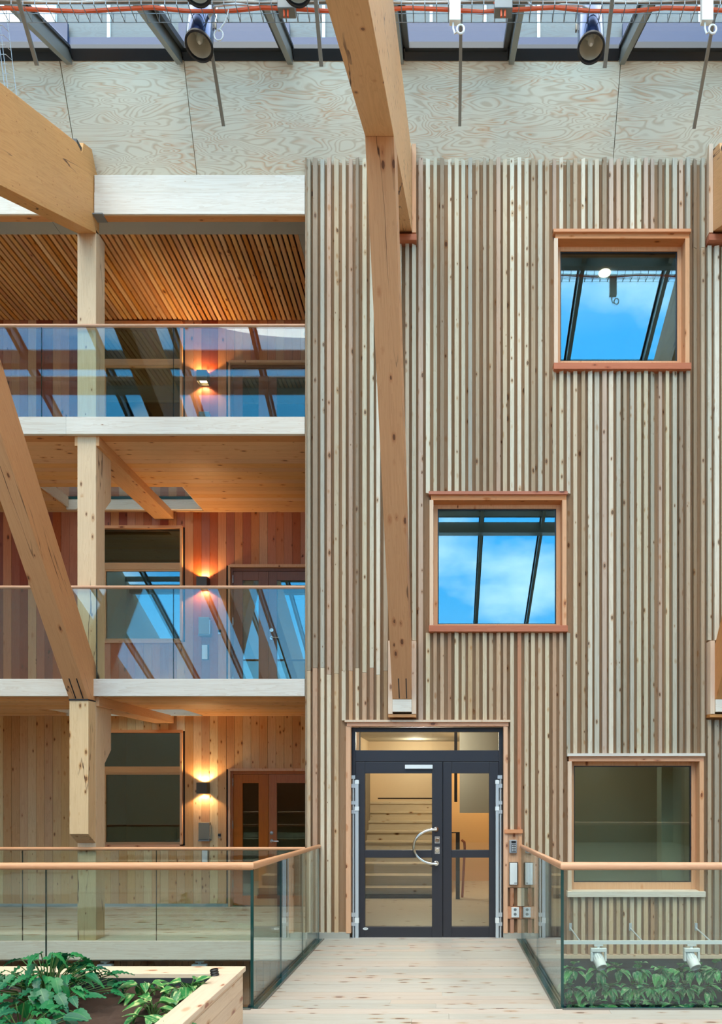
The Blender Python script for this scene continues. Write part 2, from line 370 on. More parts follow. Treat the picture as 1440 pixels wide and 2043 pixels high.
# ================================================================== SETTING: batten wall
X0, X1 = gx(611), 5.2
ZT = gz(315)
def op(x0, y0, x1, y1): return (gx(x0), gx(x1), gz(y1), gz(y0))
OP = {'A': op(1106, 457, 1377, 735), 'B': op(857, 983, 1131, 1262), 'C': op(1133, 1509, 1406, 1790), 'D': op(688, 1437, 1017, 1900),
      'P1': op(1005, 1655, 1042, 1772), 'P2': op(1005, 1808, 1042, 1834), 'FC': op(775, 1277, 831, 1436), 'FR': op(1410, 1277, 1470, 1436),
      'RC': op(795, 286, 827, 487), 'RR': op(1411, 286, 1470, 490)}
wf = struct('wall_front', 'tall wall of vertical pale timber battens around the entrance door', 'wall', (0, .1, 0))
hol = [OP[k] for k in 'ABCD']
hol[3] = (OP['D'][0]+.05, gx(1005), -1, OP['D'][3])
hp = MB(); holes_panel(hp, X0, X1, -3.2, ZT-.01, .055, .30, hol)
hp.build('backing_board', M['backing'], wf)
pitch = .0836; k = 0; x = X0+.022
zj = gz(1338)
while x < X1-.02:
    w = R.choice([.042, .046, .048, .052, .045]); jit = R.uniform(-.006, .006)
    cx = x+jit
    px = VX+cx*168
    if px < 690: zb = gz(1861)
    elif px < 1043: zb = gz(1862)
    elif px < 1131: zb = gz(1868)
    else: zb = gz(1904)
    cuts = []
    for h in OP.values():
        if h[0]-w*.5 < cx < h[1]+w*.5: cuts.append((h[2], h[3]))
    sk = R.choice([0, 0, .012, -.012, .02, -.02, .008, -.026]); dp = R.uniform(-.012, .008)
    for a, b in intervals(zb, ZT+R.uniform(-.012, .012), cuts):
        segs = [(a, b)]
        if px < 783 and a < zj < b:
            j = zj+R.uniform(-.05, .05); segs = [(a, j-.0015), (j+.0015, b)]
        if px > 1384 and b > gz(494) > a and px < 1412:
            j = gz(494); segs = [(a, j-.003), (j+.003, b)]
        for s0, s1 in segs:
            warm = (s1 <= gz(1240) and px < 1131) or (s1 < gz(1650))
            poly = [(cx-w/2, .056), (cx-w/2+R.uniform(-.002, .003), dp+max(0, sk)), (cx+w/2+R.uniform(-.003, .002), dp+max(0, -sk)), (cx+w/2, .056)]
            MB().prism(poly, s0, s1, 'z').build('batten', M['batten_warm' if warm else 'batten'], wf)
    x += pitch
# end boards, kick boards, bottom ledge
bx('end_board', M['batten'], wf, X0-.012, X0+.004, -.004, .30, gz(1861), ZT)
bx('kick_board', M['soffit'], wf, gx(633), gx(697), .0, .055, gz(1876), gz(1861))
bx('kick_board', M['soffit'], wf, gx(1004), gx(1046), .0, .055, gz(1876), gz(1862))
bx('ledge_board', M['jamb_pale'], wf, gx(1050), X1, -.015, .055, gz(1912), gz(1905))
# board panel beside the door for the keypad
for nm, (a, b, c_, d) in {'board': (1005, 1041, 1662, 1675)}.items(): pass
bx('head_board', M['trim'], wf, gx(1006), gx(1042), -.03, .055, gz(1662), gz(1655))
bx('panel_board', M['trim_z'], wf, gx(1012), gx(1035), .012, .05, gz(1771), gz(1662))
bx('panel_board', M['trim_z'], wf, gx(1034.5), gx(1041), .0, .05, gz(1771), gz(1662))
bx('panel_board', M['trim'], wf, gx(1012), gx(1041), .005, .05, gz(1833), gz(1809))

# plywood upstand leaning out under the glass roof
PB, PT = Vector((0, .10, gz(352, .1))), Vector((0, -.34, 10.12))     # foot and top of the lean
dirp = (PT-PB).normalized()
wu = struct('wall_upper', 'leaning plywood upstand above the battens and below the glass roof', 'wall', (0, .1, 9.2))
def upx(px, y, Y): return (px-VX)*(D0+Y)/F
for a, b in ((-9.4, -4.40), (-4.39, -2.985), (-2.977, 1.998), (2.006, 6.9)):
    q = MB(); nn = Vector((0, dirp.z, -dirp.y))*.03
    p0 = PB-dirp*.25
    q.prism([(p0.y, p0.z), (PT.y, PT.z), (PT.y+nn.y, PT.z+nn.z), (p0.y+nn.y, p0.z+nn.z)], a, b, 'x')
    q.build('plywood_panel', M['ply'], wu)
q = MB(); nn = Vector((0, dirp.z, -dirp.y)); p0 = PB-dirp*.25
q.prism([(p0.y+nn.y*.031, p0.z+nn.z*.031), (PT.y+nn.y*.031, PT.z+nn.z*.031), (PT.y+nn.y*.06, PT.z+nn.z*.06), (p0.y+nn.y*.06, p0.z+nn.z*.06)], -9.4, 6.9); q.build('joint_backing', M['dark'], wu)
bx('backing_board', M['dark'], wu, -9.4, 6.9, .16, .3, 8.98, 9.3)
q = MB(); q.prism([(PT.y-.02, PT.z), (PT.y+.10, PT.z+.02), (PT.y+.10, PT.z+.17), (PT.y-.02, PT.z+.09)], -9.4, 6.9, 'x'); q.build('flashing', M['darkblue'], wu)

# ================================================================== glass roof
rf = struct('ceiling_glass', 'sloping glass atrium roof on grey aluminium mullions', 'glass roof', (0, -.34, 10.1))
def zr(Y): return PT.z+.13+.5*(Y-PT.y)
YE = -13.0
mul = [-.505+1.257*i for i in range(-7, 6)]
for i, mxx in enumerate(mul):
    MB().prism([(PT.y+.02, zr(PT.y)-.01), (PT.y-.02, zr(PT.y)-.20), (YE, zr(YE)-.20), (YE, zr(YE)-.01)], mxx-.03, mxx+.03).build('mullion', M['alu'], rf)
    MB().prism([(PT.y+.02, zr(PT.y)-.0), (PT.y-.02, zr(PT.y)-.05), (YE, zr(YE)-.05), (YE, zr(YE))], mxx-.055, mxx+.055).build('glazing_bar', M['black'], rf)
breaks = [PT.y, -1.65, -6.1, YE]
for i in range(len(mul)-1):
    a, b = mul[i]+.056, mul[i+1]-.056
    for y0, y1 in zip(breaks, breaks[1:]):
        y1 = y1+.03
        p = MB().prism([(y0, zr(y0)), (y1, zr(y1)), (y1, zr(y1)+.02), (y0, zr(y0)+.02)], a, b).build('pane', [M['gla']], rf)
    if i % 2 == (1 if True else 0):       # opening lights
        y0, y1 = PT.y-.005, -1.60
        q = MB(); t = .045
        for (u0, u1) in ((a, a+t), (b-t, b)):
            q.prism([(y0, zr(y0)-.005), (y1, zr(y1)-.005), (y1, zr(y1)-.075), (y0, zr(y0)-.075)], u0, u1)
        q.prism([(y0, zr(y0)-.005), (y0-.16, zr(y0-.16)-.005), (y0-.16, zr(y0-.16)-.075), (y0, zr(y0)-.075)], a, b)
        q.build('opening_sash', M['black'], rf)
for yp, hw, dp_ in ((-1.65, .05, .2), (-3.1, .09, .22), (-3.5, .09, .22), (-5.9, .04, .12), (-6.2, .10, .22)):
    MB().prism([(yp-hw, zr(yp)-.05), (yp+hw, zr(yp)-.0), (yp+hw, zr(yp)-dp_), (yp-hw, zr(yp)-dp_)], -9.4, 6.9).build('purlin', M['alu'], rf)
MB().tube([(-8.6, -3.3, zr(-3.3)-.2), (6.9, -3.3, zr(-3.3)-.2)], .035, 10).build('white_pipe', M['white'], rf, True)
for a, b in zip(mul, mul[1:]):
    y0 = PT.y-.004
    MB().prism([(y0, zr(y0)-.004), (y0-.10, zr(y0-.10)-.004), (y0-.10, zr(y0-.10)-.05), (y0, zr(y0)-.14)], a+.04, b-.04).build('sill_rail', M['darkblue'], rf)

# facade beyond the glass
wo = struct('wall_outside', 'pale grey facade of upright boards seen through the glass roof', 'wall', (0, 1.0, 10.4))
ox = gx(111, 1.0); pw = 107*9.57/1440
for i in range(15):
    a = ox+i*pw
    MB().box(a+.008, a+pw-.008, 1.0, 1.04, 11.70, 13.6).build('facade_board', M['ply_out'], wo)
    MB().box(a-.02, a+.02, .975, 1.03, 11.66, 13.6).build('cover_strip', M['whitemetal'], wo)
bx('blue_reflection_strip', M['bluestrip'], wo, ox-6, ox+11, .96, 1.06, 10.3, 11.73)  # solid strip added in place of a reflection in the roof glass
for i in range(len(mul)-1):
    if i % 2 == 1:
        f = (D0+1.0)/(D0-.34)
        bx('raised_reflection_strip', M['bluestrip'], wo, mul[i]*f, mul[i+1]*f, .93, .97, 11.4, 11.90)  # taller reflection of the opening bays, added as a solid strip

# ================================================================== side, rear and lower shell
GXL = -8.6
wl_ = struct('wall_left', 'plywood end wall of the atrium', 'wall', (-8.65, -6, -3.2))
MB().prism([(2.6, -3.2), (2.6, 9.4), (.1, 9.4), (-.34, 10.2), (YE, zr(YE)), (YE, -3.2)], GXL-.1, GXL).build('end_panel', M['ply_side'], wl_)
wr_ = struct('wall_right', 'plywood end wall of the atrium opposite', 'wall', (6.9, -6, -3.2))
MB().prism([(.3, -3.2), (.3, 9.4), (.1, 9.4), (-.34, 10.2), (YE, zr(YE)), (YE, -3.2)], 6.9, 7.0).build('end_panel', M['ply_side'], wr_)
wb_ = struct('wall_rear', 'dark brown wall facing the entrance across the deck', 'wall', (0, YE, 0))
bx('rear_panel', M['brown_plank'], wb_, -9.4, 6.9, YE-.1, YE, -3.2, zr(YE))
fl = struct('floor_lower', 'concrete floor one storey below the bridge', 'floor', (0, -1, -3.2))
bx('slab', M['basefloor'], fl, -9.4, 6.9, YE, 2.6, -3.3, -3.2)

# deck
dk = struct('floor_deck', 'pale knotty pine deck the bridge leaves from', 'floor', (0, -4, .1))
ZD, YD = .127, -2.97
y = YD-.03
bd = None
while y > -5.6:
    xa = -6.0
    while xa < 6.0:
        xb = min(6.0, xa+R.uniform(2.2, 4.4)) if xa > -6 else -6+R.uniform(1.5, 4)
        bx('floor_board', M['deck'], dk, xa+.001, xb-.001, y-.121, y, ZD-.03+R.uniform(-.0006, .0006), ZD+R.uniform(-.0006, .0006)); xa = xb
    y -= .1235
bx('deck_slab', M['basefloor'], dk, -9.4, 6.9, YE, y, ZD-.25, ZD)
bx('deck_slab', M['soffit'], dk, -9.4, 6.9, y, YD-.03, ZD-.25, ZD-.031)
bx('edge_trim', M['alu'], dk, gx(1120, YD), 6.0, YD-.055, YD-.03, ZD-.02, ZD+.004)
bx('edge_trim', M['alu'], dk, -6.0, gx(500, YD), YD-.055, YD-.03, ZD-.02, ZD+.004)

# bridge (a gentle ramp)
br = struct('floor_bridge', 'pale pine footbridge running to the charcoal entrance door', 'floor', (-.3, -1.5, 0))
def zbr(Y): return .030+(.127-.030)*(Y/YD)
BL, BR = -1.485, .895
y = .10
while y > YD-.02:
    y2 = max(y-.121, YD-.03)
    parts_ = [(BL, BR)] if R.random() < .55 else [(BL, BL+(BR-BL)*R.uniform(.3, .7))]
    if parts_[0][1] != BR: parts_.append((parts_[0][1]+.001, BR))
    for xa, xb in parts_:
        e_ = R.uniform(-.0008, .0008)
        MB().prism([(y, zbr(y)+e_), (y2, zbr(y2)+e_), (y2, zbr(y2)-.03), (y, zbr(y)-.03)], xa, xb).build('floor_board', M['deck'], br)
    y -= .1235
MB().prism([(.05, zbr(0)-.031), (YD-.03, ZD-.031), (YD-.03, ZD-.25), (.05, zbr(0)-.25)], BL, BR).build('bridge_slab', M['soffit'], br)
for s_, xx in ((-1, BL), (1, BR)):
    MB().prism([(-.02, zbr(0)+.004), (YD-.03, ZD+.004), (YD-.03, ZD-.25), (-.02, zbr(0)-.25)], xx-.014, xx+.014).build('edge_trim', M['alu'], br)

# ================================================================== galleries on the left
ZF = [0.0, 3.113, 6.226]; SL = .2; YB = 2.46; GX0, GX1 = -8.6, gx(608); ZC = 8.95
HX0, HX1, HY0, HY1 = -5.71, -3.67, 1.5, 2.36
lvl = ['lower', 'middle', 'upper']
for i in (0, 1, 2):
    zf = ZF[i]
    g = struct('floor_gallery_'+lvl[i], f'pale board floor of the {lvl[i]} gallery behind its glass railing', 'floor', (-4, 1.2, zf-SL))
    hole = i > 0
    y = .055; n_ = 0
    while y < YB-.01:
        y2 = min(y+.121, YB)
        segs = [(GX0, GX1)]
        if hole and y+.06 > HY0 and y < HY1: segs = [(GX0, HX0), (HX1, GX1)]
        for a, b in segs:
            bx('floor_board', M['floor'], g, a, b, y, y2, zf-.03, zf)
            if i > 0: bx('ceiling_board', M['clt'], g, a, b, y, y2-.0015, zf-SL+R.uniform(0, .001), zf-SL+.03)
        y += .1235
    if i > 0:
        q = MB(); q.box(GX0, HX0, .055, YB, zf-SL+.031, zf-.031); q.box(HX1, GX1, .055, YB, zf-SL+.031, zf-.031); q.box(HX0, HX1, .055, HY0, zf-SL+.031, zf-.031)
        q.build('slab_core', M['clt'], g)
        q = MB(); t = .035
        q.box(HX0, HX1, HY1-.05, HY1, zf-SL-.01, zf-.02); q.box(HX0, HX0+t, HY0, HY1, zf-SL+.03, zf-.03); q.box(HX1-t, HX1, HY0, HY1, zf-SL+.03, zf-.03)
        q.build('opening_lining', M['white_board'], g)
        MB().box(HX0, HX1, HY0, HY1, zf-.025, zf-.003).build('glass_floor_pane', [M['gla_door']], g)
        bx('glass_floor_edge', M['gla_edge'], g, HX0, HX1, HY1-.056, HY1-.05, zf-.06, zf-.02)
        bx('edge_beam', M['orange_board'], g, GX0, GX1, .05, .20, zf-SL-.002, zf-SL+.03)
    else:
        bx('slab_core', M['soffit'], g, GX0, GX1, .055, YB, zf-.22, zf-.031)
    # fascia
    tr = struct(f'trim_{i+1}', f'white glazed edge board along the {lvl[i]} gallery floor', 'edge board', (-4, 0, zf-SL))
    cuts_ = [GX0, -4.168, GX1] if i == 1 else [GX0, -5.3+i*.4, GX1]
    for a, b in zip(cuts_, cuts_[1:]):
        bx('edge_board', M['white_board'], tr, a, b-.001, 0.0, .05, zf-SL-.002 if i else -.22, zf+.003, bevel=.003)

# front beam of the top gallery
tb = struct('trim_4', 'two white edge boards under the plywood above the top gallery', 'edge board', (-4, 0, 8.6))
ZB0 = gz(428)
bx('edge_board', M['white_board'], tb, -4.165, GX1, .0, .09, gz(383.5), gz(349), bevel=.003)
bx('edge_board', M['white_board'], tb, -4.165, GX1, -.006, .09, ZB0, gz(384.2), bevel=.003)
bx('edge_board', M['white_board'], tb, GX0, -4.40, -.006, .09, ZB0, gz(384.2), bevel=.003)
bx('edge_board', M['white_board'], tb, GX0, -4.40, .0, .09, gz(383.5), gz(349), bevel=.003)
bx('under_board', M['orange_board'], tb, GX0, GX1, .012, .10, ZB0-.01, ZB0+.02)
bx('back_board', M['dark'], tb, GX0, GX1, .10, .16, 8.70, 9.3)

# ceilings
cu = struct('ceiling_upper', 'slatted larch ceiling over the top gallery', 'ceiling', (-4, 1.5, ZC))
Y0s = .73
bx('soffit_panel', M['soffit'], cu, GX0, -4.95, .16, Y0s, ZC, ZC+.02); bx('soffit_panel', M['soffit'], cu, -4.945, GX1+.1, .16, Y0s, ZC, ZC+.02)
bx('soffit_panel', M['soffit'], cu, gx(594, .7), GX1+.1, Y0s, YB, ZC-.004, ZC+.02)
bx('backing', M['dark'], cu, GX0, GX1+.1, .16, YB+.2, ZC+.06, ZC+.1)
x = gx(594, .7)-.03; me = None; n_ = 0
while x > -8.55:
    o = None
    if me is None:
        o = MB().box(x-.025, x+.025, Y0s, YB-.02, ZC, ZC+.04).build('ceiling_slat', M['slat'], cu); me = o
    else:
        o = me.copy(); C.objects.link(o); o.location = me.location+Vector((x-x_first, 0, R.uniform(-.002, .002)))
    if n_ == 0: x_first = x
    n_ += 1; x -= .0755
for yy in (1.05, 1.65, 2.25): bx('slat_batten', M['brown_plank'], cu, -8.58, gx(594, .7), yy-.03, yy+.03, ZC+.04, ZC+.06)

# rear plank walls
WX0, WX1 = -5.32, gx(362, YB)
DXa, DXb = gx(456, YB), gx(456, YB)+1.56
def plank_wall(i):
    zf = ZF[i]; zt = (ZF[i+1]-SL+.25) if i < 2 else ZC+.06
    nm = ('red cedar' if i else 'golden pine')
    lab = ['golden pine plank wall behind the lower gallery', 'red cedar plank wall behind the middle gallery', 'red cedar plank wall behind the top gallery under slats'][i]
    w = struct('wall_back_'+lvl[i], lab, 'wall', (-4, YB, zf))
    win = (WX0, WX1, zf+.93, zf+2.685); dor = (DXa, DXb, zf-.1, zf+2.10)
    hp = MB(); holes_panel(hp, GX0, GX1+.35, zf, zt, YB+.022, YB+.2, [win, dor]); hp.build('backing_board', M['dark'], w)
    if i == 0: bx('under_board', M['dark'], w, GX0, GX1+.35, YB, YB+.2, zf-3.3, zf)
    if i == 0: bx('skirting', M['skirt'], w, GX0, DXa-.01, YB-.008, YB, zf, zf+.045)
    x = GX1+.34
    while x > -8.5:
        wd = .1262
        xa = x-wd; cx = (x+xa)/2
        cuts = [(h[2], h[3]) for h in (win, dor) if h[0] < cx < h[1]]
        for a, b in intervals(zf+.006, zt, cuts):
            yo = R.uniform(-.003, .003)
            MB().box(xa+.0016, x-.0016, YB+yo, YB+.022, a, b).build('plank', M['cedar' if i else 'pine'], w)
        x = xa
    bx('side_panel', M['backing'], w, GX1+.001, GX1+.35, .30, YB, zf, zt)
for i in range(3): plank_wall(i)

SEQ = {'w': 0, 'd': 0}
def gallery_window(i):
    zf = ZF[i]; x0, x1 = WX0, WX1
    w = struct(f'window_{i+1}', ['wood framed window with dark fixed light in the lower gallery', 'wood framed window with roof reflections in the middle gallery', 'wood framed window behind the railing of the top gallery'][i], 'window', ((x0+x1)/2, YB, zf+.93))
    zt, zb = zf+2.685, zf+.93; t = .035; yf = YB-.035
    sash = M['sash']
    bx('head_board', M['trim'], w, x0-.02, x1+.02, yf-.01, YB+.02, zt-.03, zt+.012)
    bx('jamb', M['trim_z'], w, x0-.02, x0+.012, yf, YB+.08, zb, zt-.03); bx('jamb', M['trim_z'], w, x1-.012, x1+.02, yf, YB+.08, zb, zt-.03)
    bx('sill', M['trim'], w, x0-.02, x1+.02, yf, YB+.08, zb-.02, zb+.02)
    bx('transom', sash, w, x0+.012, x1-.012, yf+.03, YB+.06, zf+2.045, zf+2.14)
    q = MB(); yA, yB_ = YB+.01, YB+.05
    q.box(x0+.012, x0+.13, yA, yB_, zb+.02, zf+2.045); q.box(x1-.03, x1-.012, yA, yB_, zb+.02, zf+2.045)
    q.box(x0+.13, x1-.03, yA, yB_, zb+.02, zb+.055); q.box(x0+.13, x1-.03, yA, yB_, zf+2.015, zf+2.045)
    fo = q.build('sash', sash, w)
    MB().box(x0+.13, x1-.03, yA+.015, yA+.03, zb+.055, zf+2.015).build('pane', [M['gla_low' if i == 0 else 'gla_gal']], fo)
    bx('fixed_pane', M['gla_low' if i == 0 else 'gla_gal'], w, x0+.012, x1-.012, YB+.03, YB+.045, zf+2.14, zt-.03)
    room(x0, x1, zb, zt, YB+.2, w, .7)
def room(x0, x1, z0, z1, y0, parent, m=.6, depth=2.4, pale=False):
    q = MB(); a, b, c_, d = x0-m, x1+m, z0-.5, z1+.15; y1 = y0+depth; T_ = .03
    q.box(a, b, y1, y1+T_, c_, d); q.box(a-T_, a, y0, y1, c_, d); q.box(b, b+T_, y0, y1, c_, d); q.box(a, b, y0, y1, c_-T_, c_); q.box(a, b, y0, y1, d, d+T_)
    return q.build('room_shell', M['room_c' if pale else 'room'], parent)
def gallery_door(i):
    zf = ZF[i]; x0, x1 = DXa, DXb; mat = M['door_oak'] if i == 0 else M['door_red']
    d = struct(f'door_{i+2}', ['amber wooden double door with narrow glass at the lower gallery', 'red brown double door with narrow glass at the middle gallery', 'red brown double door behind the top gallery railing'][i], 'door', ((x0+x1)/2, YB, zf))
    yf = YB-.03; zt = zf+2.10
    q = MB(); q.box(x0, x0+.03, yf, YB+.1, zf, zt); q.box(x1-.03, x1, yf, YB+.1, zf, zt); q.box(x0+.03, x1-.03, yf, YB+.1, zt-.03, zt+.01)
    q.build('door_frame', M['trim_z'], d)
    bx('door_casing', mat, d, x0+.03, x0+.055, YB+.03, YB+.12, zf, zt-.03); bx('door_casing', mat, d, x0+.055, x1-.03, YB+.03, YB+.12, zt-.075, zt-.03)
    xm = x0+.60
    zt2 = zt-.078; zb = zf+.01
    for (a, b, ga, gb, main) in ((x0+.057, xm-.002, x0+.20, x0+.445, 0), (xm+.002, x1-.03, xm+.125, x1-.14, 1)):
        q = MB(); ya, yb = YB+.045, YB+.09; g0, g1 = zf+.16, zt2-.135
        q.box(a, ga, ya, yb, zb, zt2); q.box(gb, b, ya, yb, zb, zt2); q.box(ga, gb, ya, yb, zb, g0); q.box(ga, gb, ya, yb, g1, zt2)
        lf = q.build('door_leaf', mat, d, bevel=.003)
        bx('pane', M['gla_low' if i == 0 else 'gla_gal'], lf, ga, gb, YB+.06, YB+.072, g0, g1)
        if main:
            hx, hz = a+.045, zf+1.0
            MB().lathe([(0, 0), (0, .026), (-.01, .026), (-.01, 0)][::-1], (hx, ya, hz), (0, 1, 0)).build('handle_rose', M['steel'], lf, True)
            MB().tube([(hx, ya, hz), (hx, ya-.05, hz), (hx+.02, ya-.058, hz), (hx+.12, ya-.058, hz)], .009).build('handle', M['steel'], lf, True)
            MB().lathe([(0, 0), (0, .028), (-.012, .028), (-.014, 0)][::-1], (hx, ya, hz+.12), (0, 1, 0)).build('lock', M['steel'], lf, True)
    for hz in (.35, 1.25, 1.9):
        MB().tube([(x0+.056, YB+.03, zf+hz-.06), (x0+.056, YB+.03, zf+hz+.06)], .008).build('hinge', M['steel'], d, True)
    room(x0, x1, zf+.45, zt, YB+.2, d, .3)
for i in range(3): gallery_window(i); gallery_door(i)

# ================================================================== windows of the batten wall
def front_window(n, lab, g, sill_mat, head_mat, pale=False):
    x0, y0, x1, y1 = g; Yg = .15; fw = .05
    a, b, zt, zb = gx(x0, Yg), gx(x1, Yg), gz(y0, Yg), gz(y1, Yg)
    w = struct(f'window_{n}', lab, 'window', ((a+b)/2, .1, zb-.1))
    zs1, zs0 = (gz(y1+1.5, -.045), gz(y1+14, -.045)) if n != 6 else (gz(1779, -.045), gz(1790, -.045))
    fa, fb, ft, fbz = a-fw, b+fw, zt+fw, zs1
    bx('head_board', head_mat, w, fa-.055, fb+.06, -.03, .10, ft+.06, ft+.095)
    bx('head_lining', M['trim'], w, fa-.03, fb+.05, -.002, .20, ft, ft+.06)
    bx('jamb', M['jamb_pale'], w, fa-.045, fa, -.008, .20, fbz, ft); bx('jamb', M['trim_z'], w, fb, fb+.05, -.008, .20, fbz, ft)
    bx('sill', sill_mat, w, fa-.055, fb+.06, -.045, .20, zs0, zs1+.001, bevel=.003)
    q = MB(); q.box(fa, a, Yg-.02, Yg+.06, fbz, ft); q.box(b, fb, Yg-.02, Yg+.06, fbz, ft); q.box(a, b, Yg-.02, Yg+.06, zt, ft); q.box(a, b, Yg-.02, Yg+.06, fbz, zb)
    fr = q.build('frame', M['trim_z'], w, bevel=.003)
    q = MB(); t = .012; q.box(a, a+t, Yg-.004, Yg+.03, zb, zt); q.box(b-t, b, Yg-.004, Yg+.03, zb, zt); q.box(a+t, b-t, Yg-.004, Yg+.03, zt-t, zt); q.box(a+t, b-t, Yg-.004, Yg+.03, zb, zb+t)
    q.build('gasket', M['black'], fr)
    bx('pane', M['gla_win'] if n != 6 else M['gla_low'], fr, a+t, b-t, Yg+.004, Yg+.02, zb+t, zt-t)
    if n == 4: MB().lathe([(0, 0), (0, .075), (.012, .075), (.012, 0)], (gx(1206, .71), .71, zt+.138), (0, 0, 1)).build('ceiling_lamp', M['ceilglow'], w)
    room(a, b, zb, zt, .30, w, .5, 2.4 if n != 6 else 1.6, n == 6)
    if n == 6:
        l = bpy.data.lights.new('room_fill_light', 'POINT'); l.shadow_soft_size = .2; l.energy = 3.2; l.color = (1, .97, .92)  # unseen fill light, added to brighten this room
        o = bpy.data.objects.new('room_fill_light', l); C.objects.link(o); o.location = ((a+b)/2-.3, .9, zt)
        bx('white_pillar', M['room_pale'], w, b-.16, b+.1, .8, 1.0, zb-.5, zt+.1)
front_window(4, 'square window high on the batten wall mirroring roof bars and a lamp', (1117, 503, 1350, 722), M['trim_red'], M['trim'])
front_window(5, 'square window above the entrance mirroring blue sky and clouds', (873, 1016, 1109, 1246), M['trim_red'], M['trim_red'])
front_window(6, 'square window at floor level beside the bridge with pale sill', (1144, 1528, 1378, 1760), M['white_board'], M['white_board'])

# ================================================================== entrance door
d1 = struct('door_1', 'charcoal glazed double entrance door with half ring steel handle', 'door', (gx(852), .1, .03))
yd = .10
dx = lambda x: gx(x, yd)
dz = lambda y: gz(y, yd)
bx('head_board', M['jamb_pale'], d1, gx(688), gx(1017), -.035, .055, gz(1441), gz(1436.5))
bx('head_lining', M['trim'], d1, gx(692), gx(1014), -.012, .09, gz(1449), gz(1441))
bx('jamb', M['trim_z'], d1, gx(690), gx(699.5), -.005, .25, gz(1862), gz(1449)); bx('jamb', M['trim_z'], d1, gx(1004.5), gx(1012.5), -.005, .25, gz(1862), gz(1449))
q = MB(); a, b = dx(702.5), dx(1001.5); ia, ib = dx(716), dx(992); t0, t1, t2, t3 = dz(1451), dz(1460), dz(1497), dz(1519)
zb = dz(1873)
q.box(a, dx(709), yd, yd+.09, zb, t0); q.box(dx(995), b, yd, yd+.09, zb, t0); q.box(dx(709), dx(995), yd, yd+.09, t1, t0); q.box(dx(709), dx(995), yd, yd+.09, t3, t2)
fr = q.build('door_frame', M['doorframe'], d1, bevel=.002)
bx('transom_pane', M['gla_door'], fr, dx(709), dx(995), yd+.04, yd+.055, t2, t1)
bx('frame_gap', M['black'], d1, gx(699.5), a, .09, .2, zb, t0); bx('frame_gap', M['black'], d1, b, gx(1004.5), .09, .2, zb, t0)
bx('door_stop', M['black'], d1, dx(875), dx(891), yd+.057, yd+.07, zb, t3+.01); bx('door_stop', M['black'], d1, dx(709), dx(995), yd+.057, yd+.07, dz(1526), t3+.01)
bx('threshold', M['black'], d1, a, b, .06, .2, zb-.02, zb+.012)
def leaf(xa, xb, ga, gb, nm):
    q = MB(); y0, y1 = yd-.012, yd+.055
    zt_ = dz(1520); rows = [(1543, 1696), (1711, 1849)]
    q.box(dx(xa), dx(ga), y0, y1, zb+.013, zt_); q.box(dx(gb), dx(xb), y0, y1, zb+.013, zt_)
    q.box(dx(ga), dx(gb), y0, y1, dz(1543), zt_); q.box(dx(ga), dx(gb), y0, y1, dz(1711), dz(1696)); q.box(dx(ga), dx(gb), y0, y1, zb+.013, dz(1849))
    l = q.build('door_leaf', M['doorframe'], d1, bevel=.003)
    for r0, r1 in rows: bx('pane', M['gla_door'], l, dx(ga), dx(gb), yd+.015, yd+.03, dz(r1), dz(r0))
    return l
l1 = leaf(709.5, 882.6, 728, 861.5, 'active'); l2 = leaf(883.6, 994.5, 901, 975.5, 'fixed')
yh = yd-.012
# half-ring handle
pts = [at(872, 1654, yh), at(872, 1654, yh-.06)]
cxh, czh, rx, rz_ = dx(868), dz(1688), dx(868)-dx(825.5), dz(1654)-dz(1688)
pts = [Vector((cxh+.02, yh, czh+rz_)), Vector((cxh+.02, yh-.07, czh+rz_))]
arc = [Vector((cxh-rx*math.sin(math.pi*k_/20), yh-.075, czh+rz_*math.cos(math.pi*k_/20))) for k_ in range(21)]
pts2 = [Vector((cxh+.02, yh-.075, czh+rz_))]+arc+[Vector((cxh+.02, yh-.075, czh-rz_))]
h = MB().tube(pts2, .0165, 10)
for sg in (1, -1): h.tube([(cxh+.012, yh+.002, czh+sg*rz_), (cxh+.012, yh-.078, czh+sg*rz_)], .0165, 10); h.lathe([(0, 0), (0, .03), (.008, .03), (.008, 0)], (cxh+.012, yh-.008, czh+sg*rz_), (0, 1, 0), 16)
h.build('handle', M['chrome'], l1, True)
for y_, nm in ((1676, 'lock'), (1697, 'lock')):
    c_ = at(872, y_, yh)
    MB().lathe([(0, 0), (0, .022), (.004, .026), (.014, .026), (.014, 0)], c_-Vector((0, .014, 0)), (0, 1, 0), 18).build(nm, M['chrome'], l1, True)
    bx('lock_plate', M['steel'], l1, c_.x-.03, c_.x+.03, yh-.004, yh, c_.z-.04, c_.z+.045)
MB().box(dx(808), dx(863), yh-.03, yh, dz(1534), dz(1526)).build('closer_cover', M['white'], l1, bevel=.004)
c_ = at(729, 1853, yh)
q = MB(); nn = 20
q.add([c_+Vector((.032*math.cos(2*math.pi*i/nn), -.001, .015*math.sin(2*math.pi*i/nn))) for i in range(nn)], [tuple(range(nn))]); q.build('oval_sticker', M['white'], l1)
bx('sticker_bar', M['greybox'], l1, c_.x-.018, c_.x+.018, yh-.002, yh-.0012, c_.z-.003, c_.z+.003)
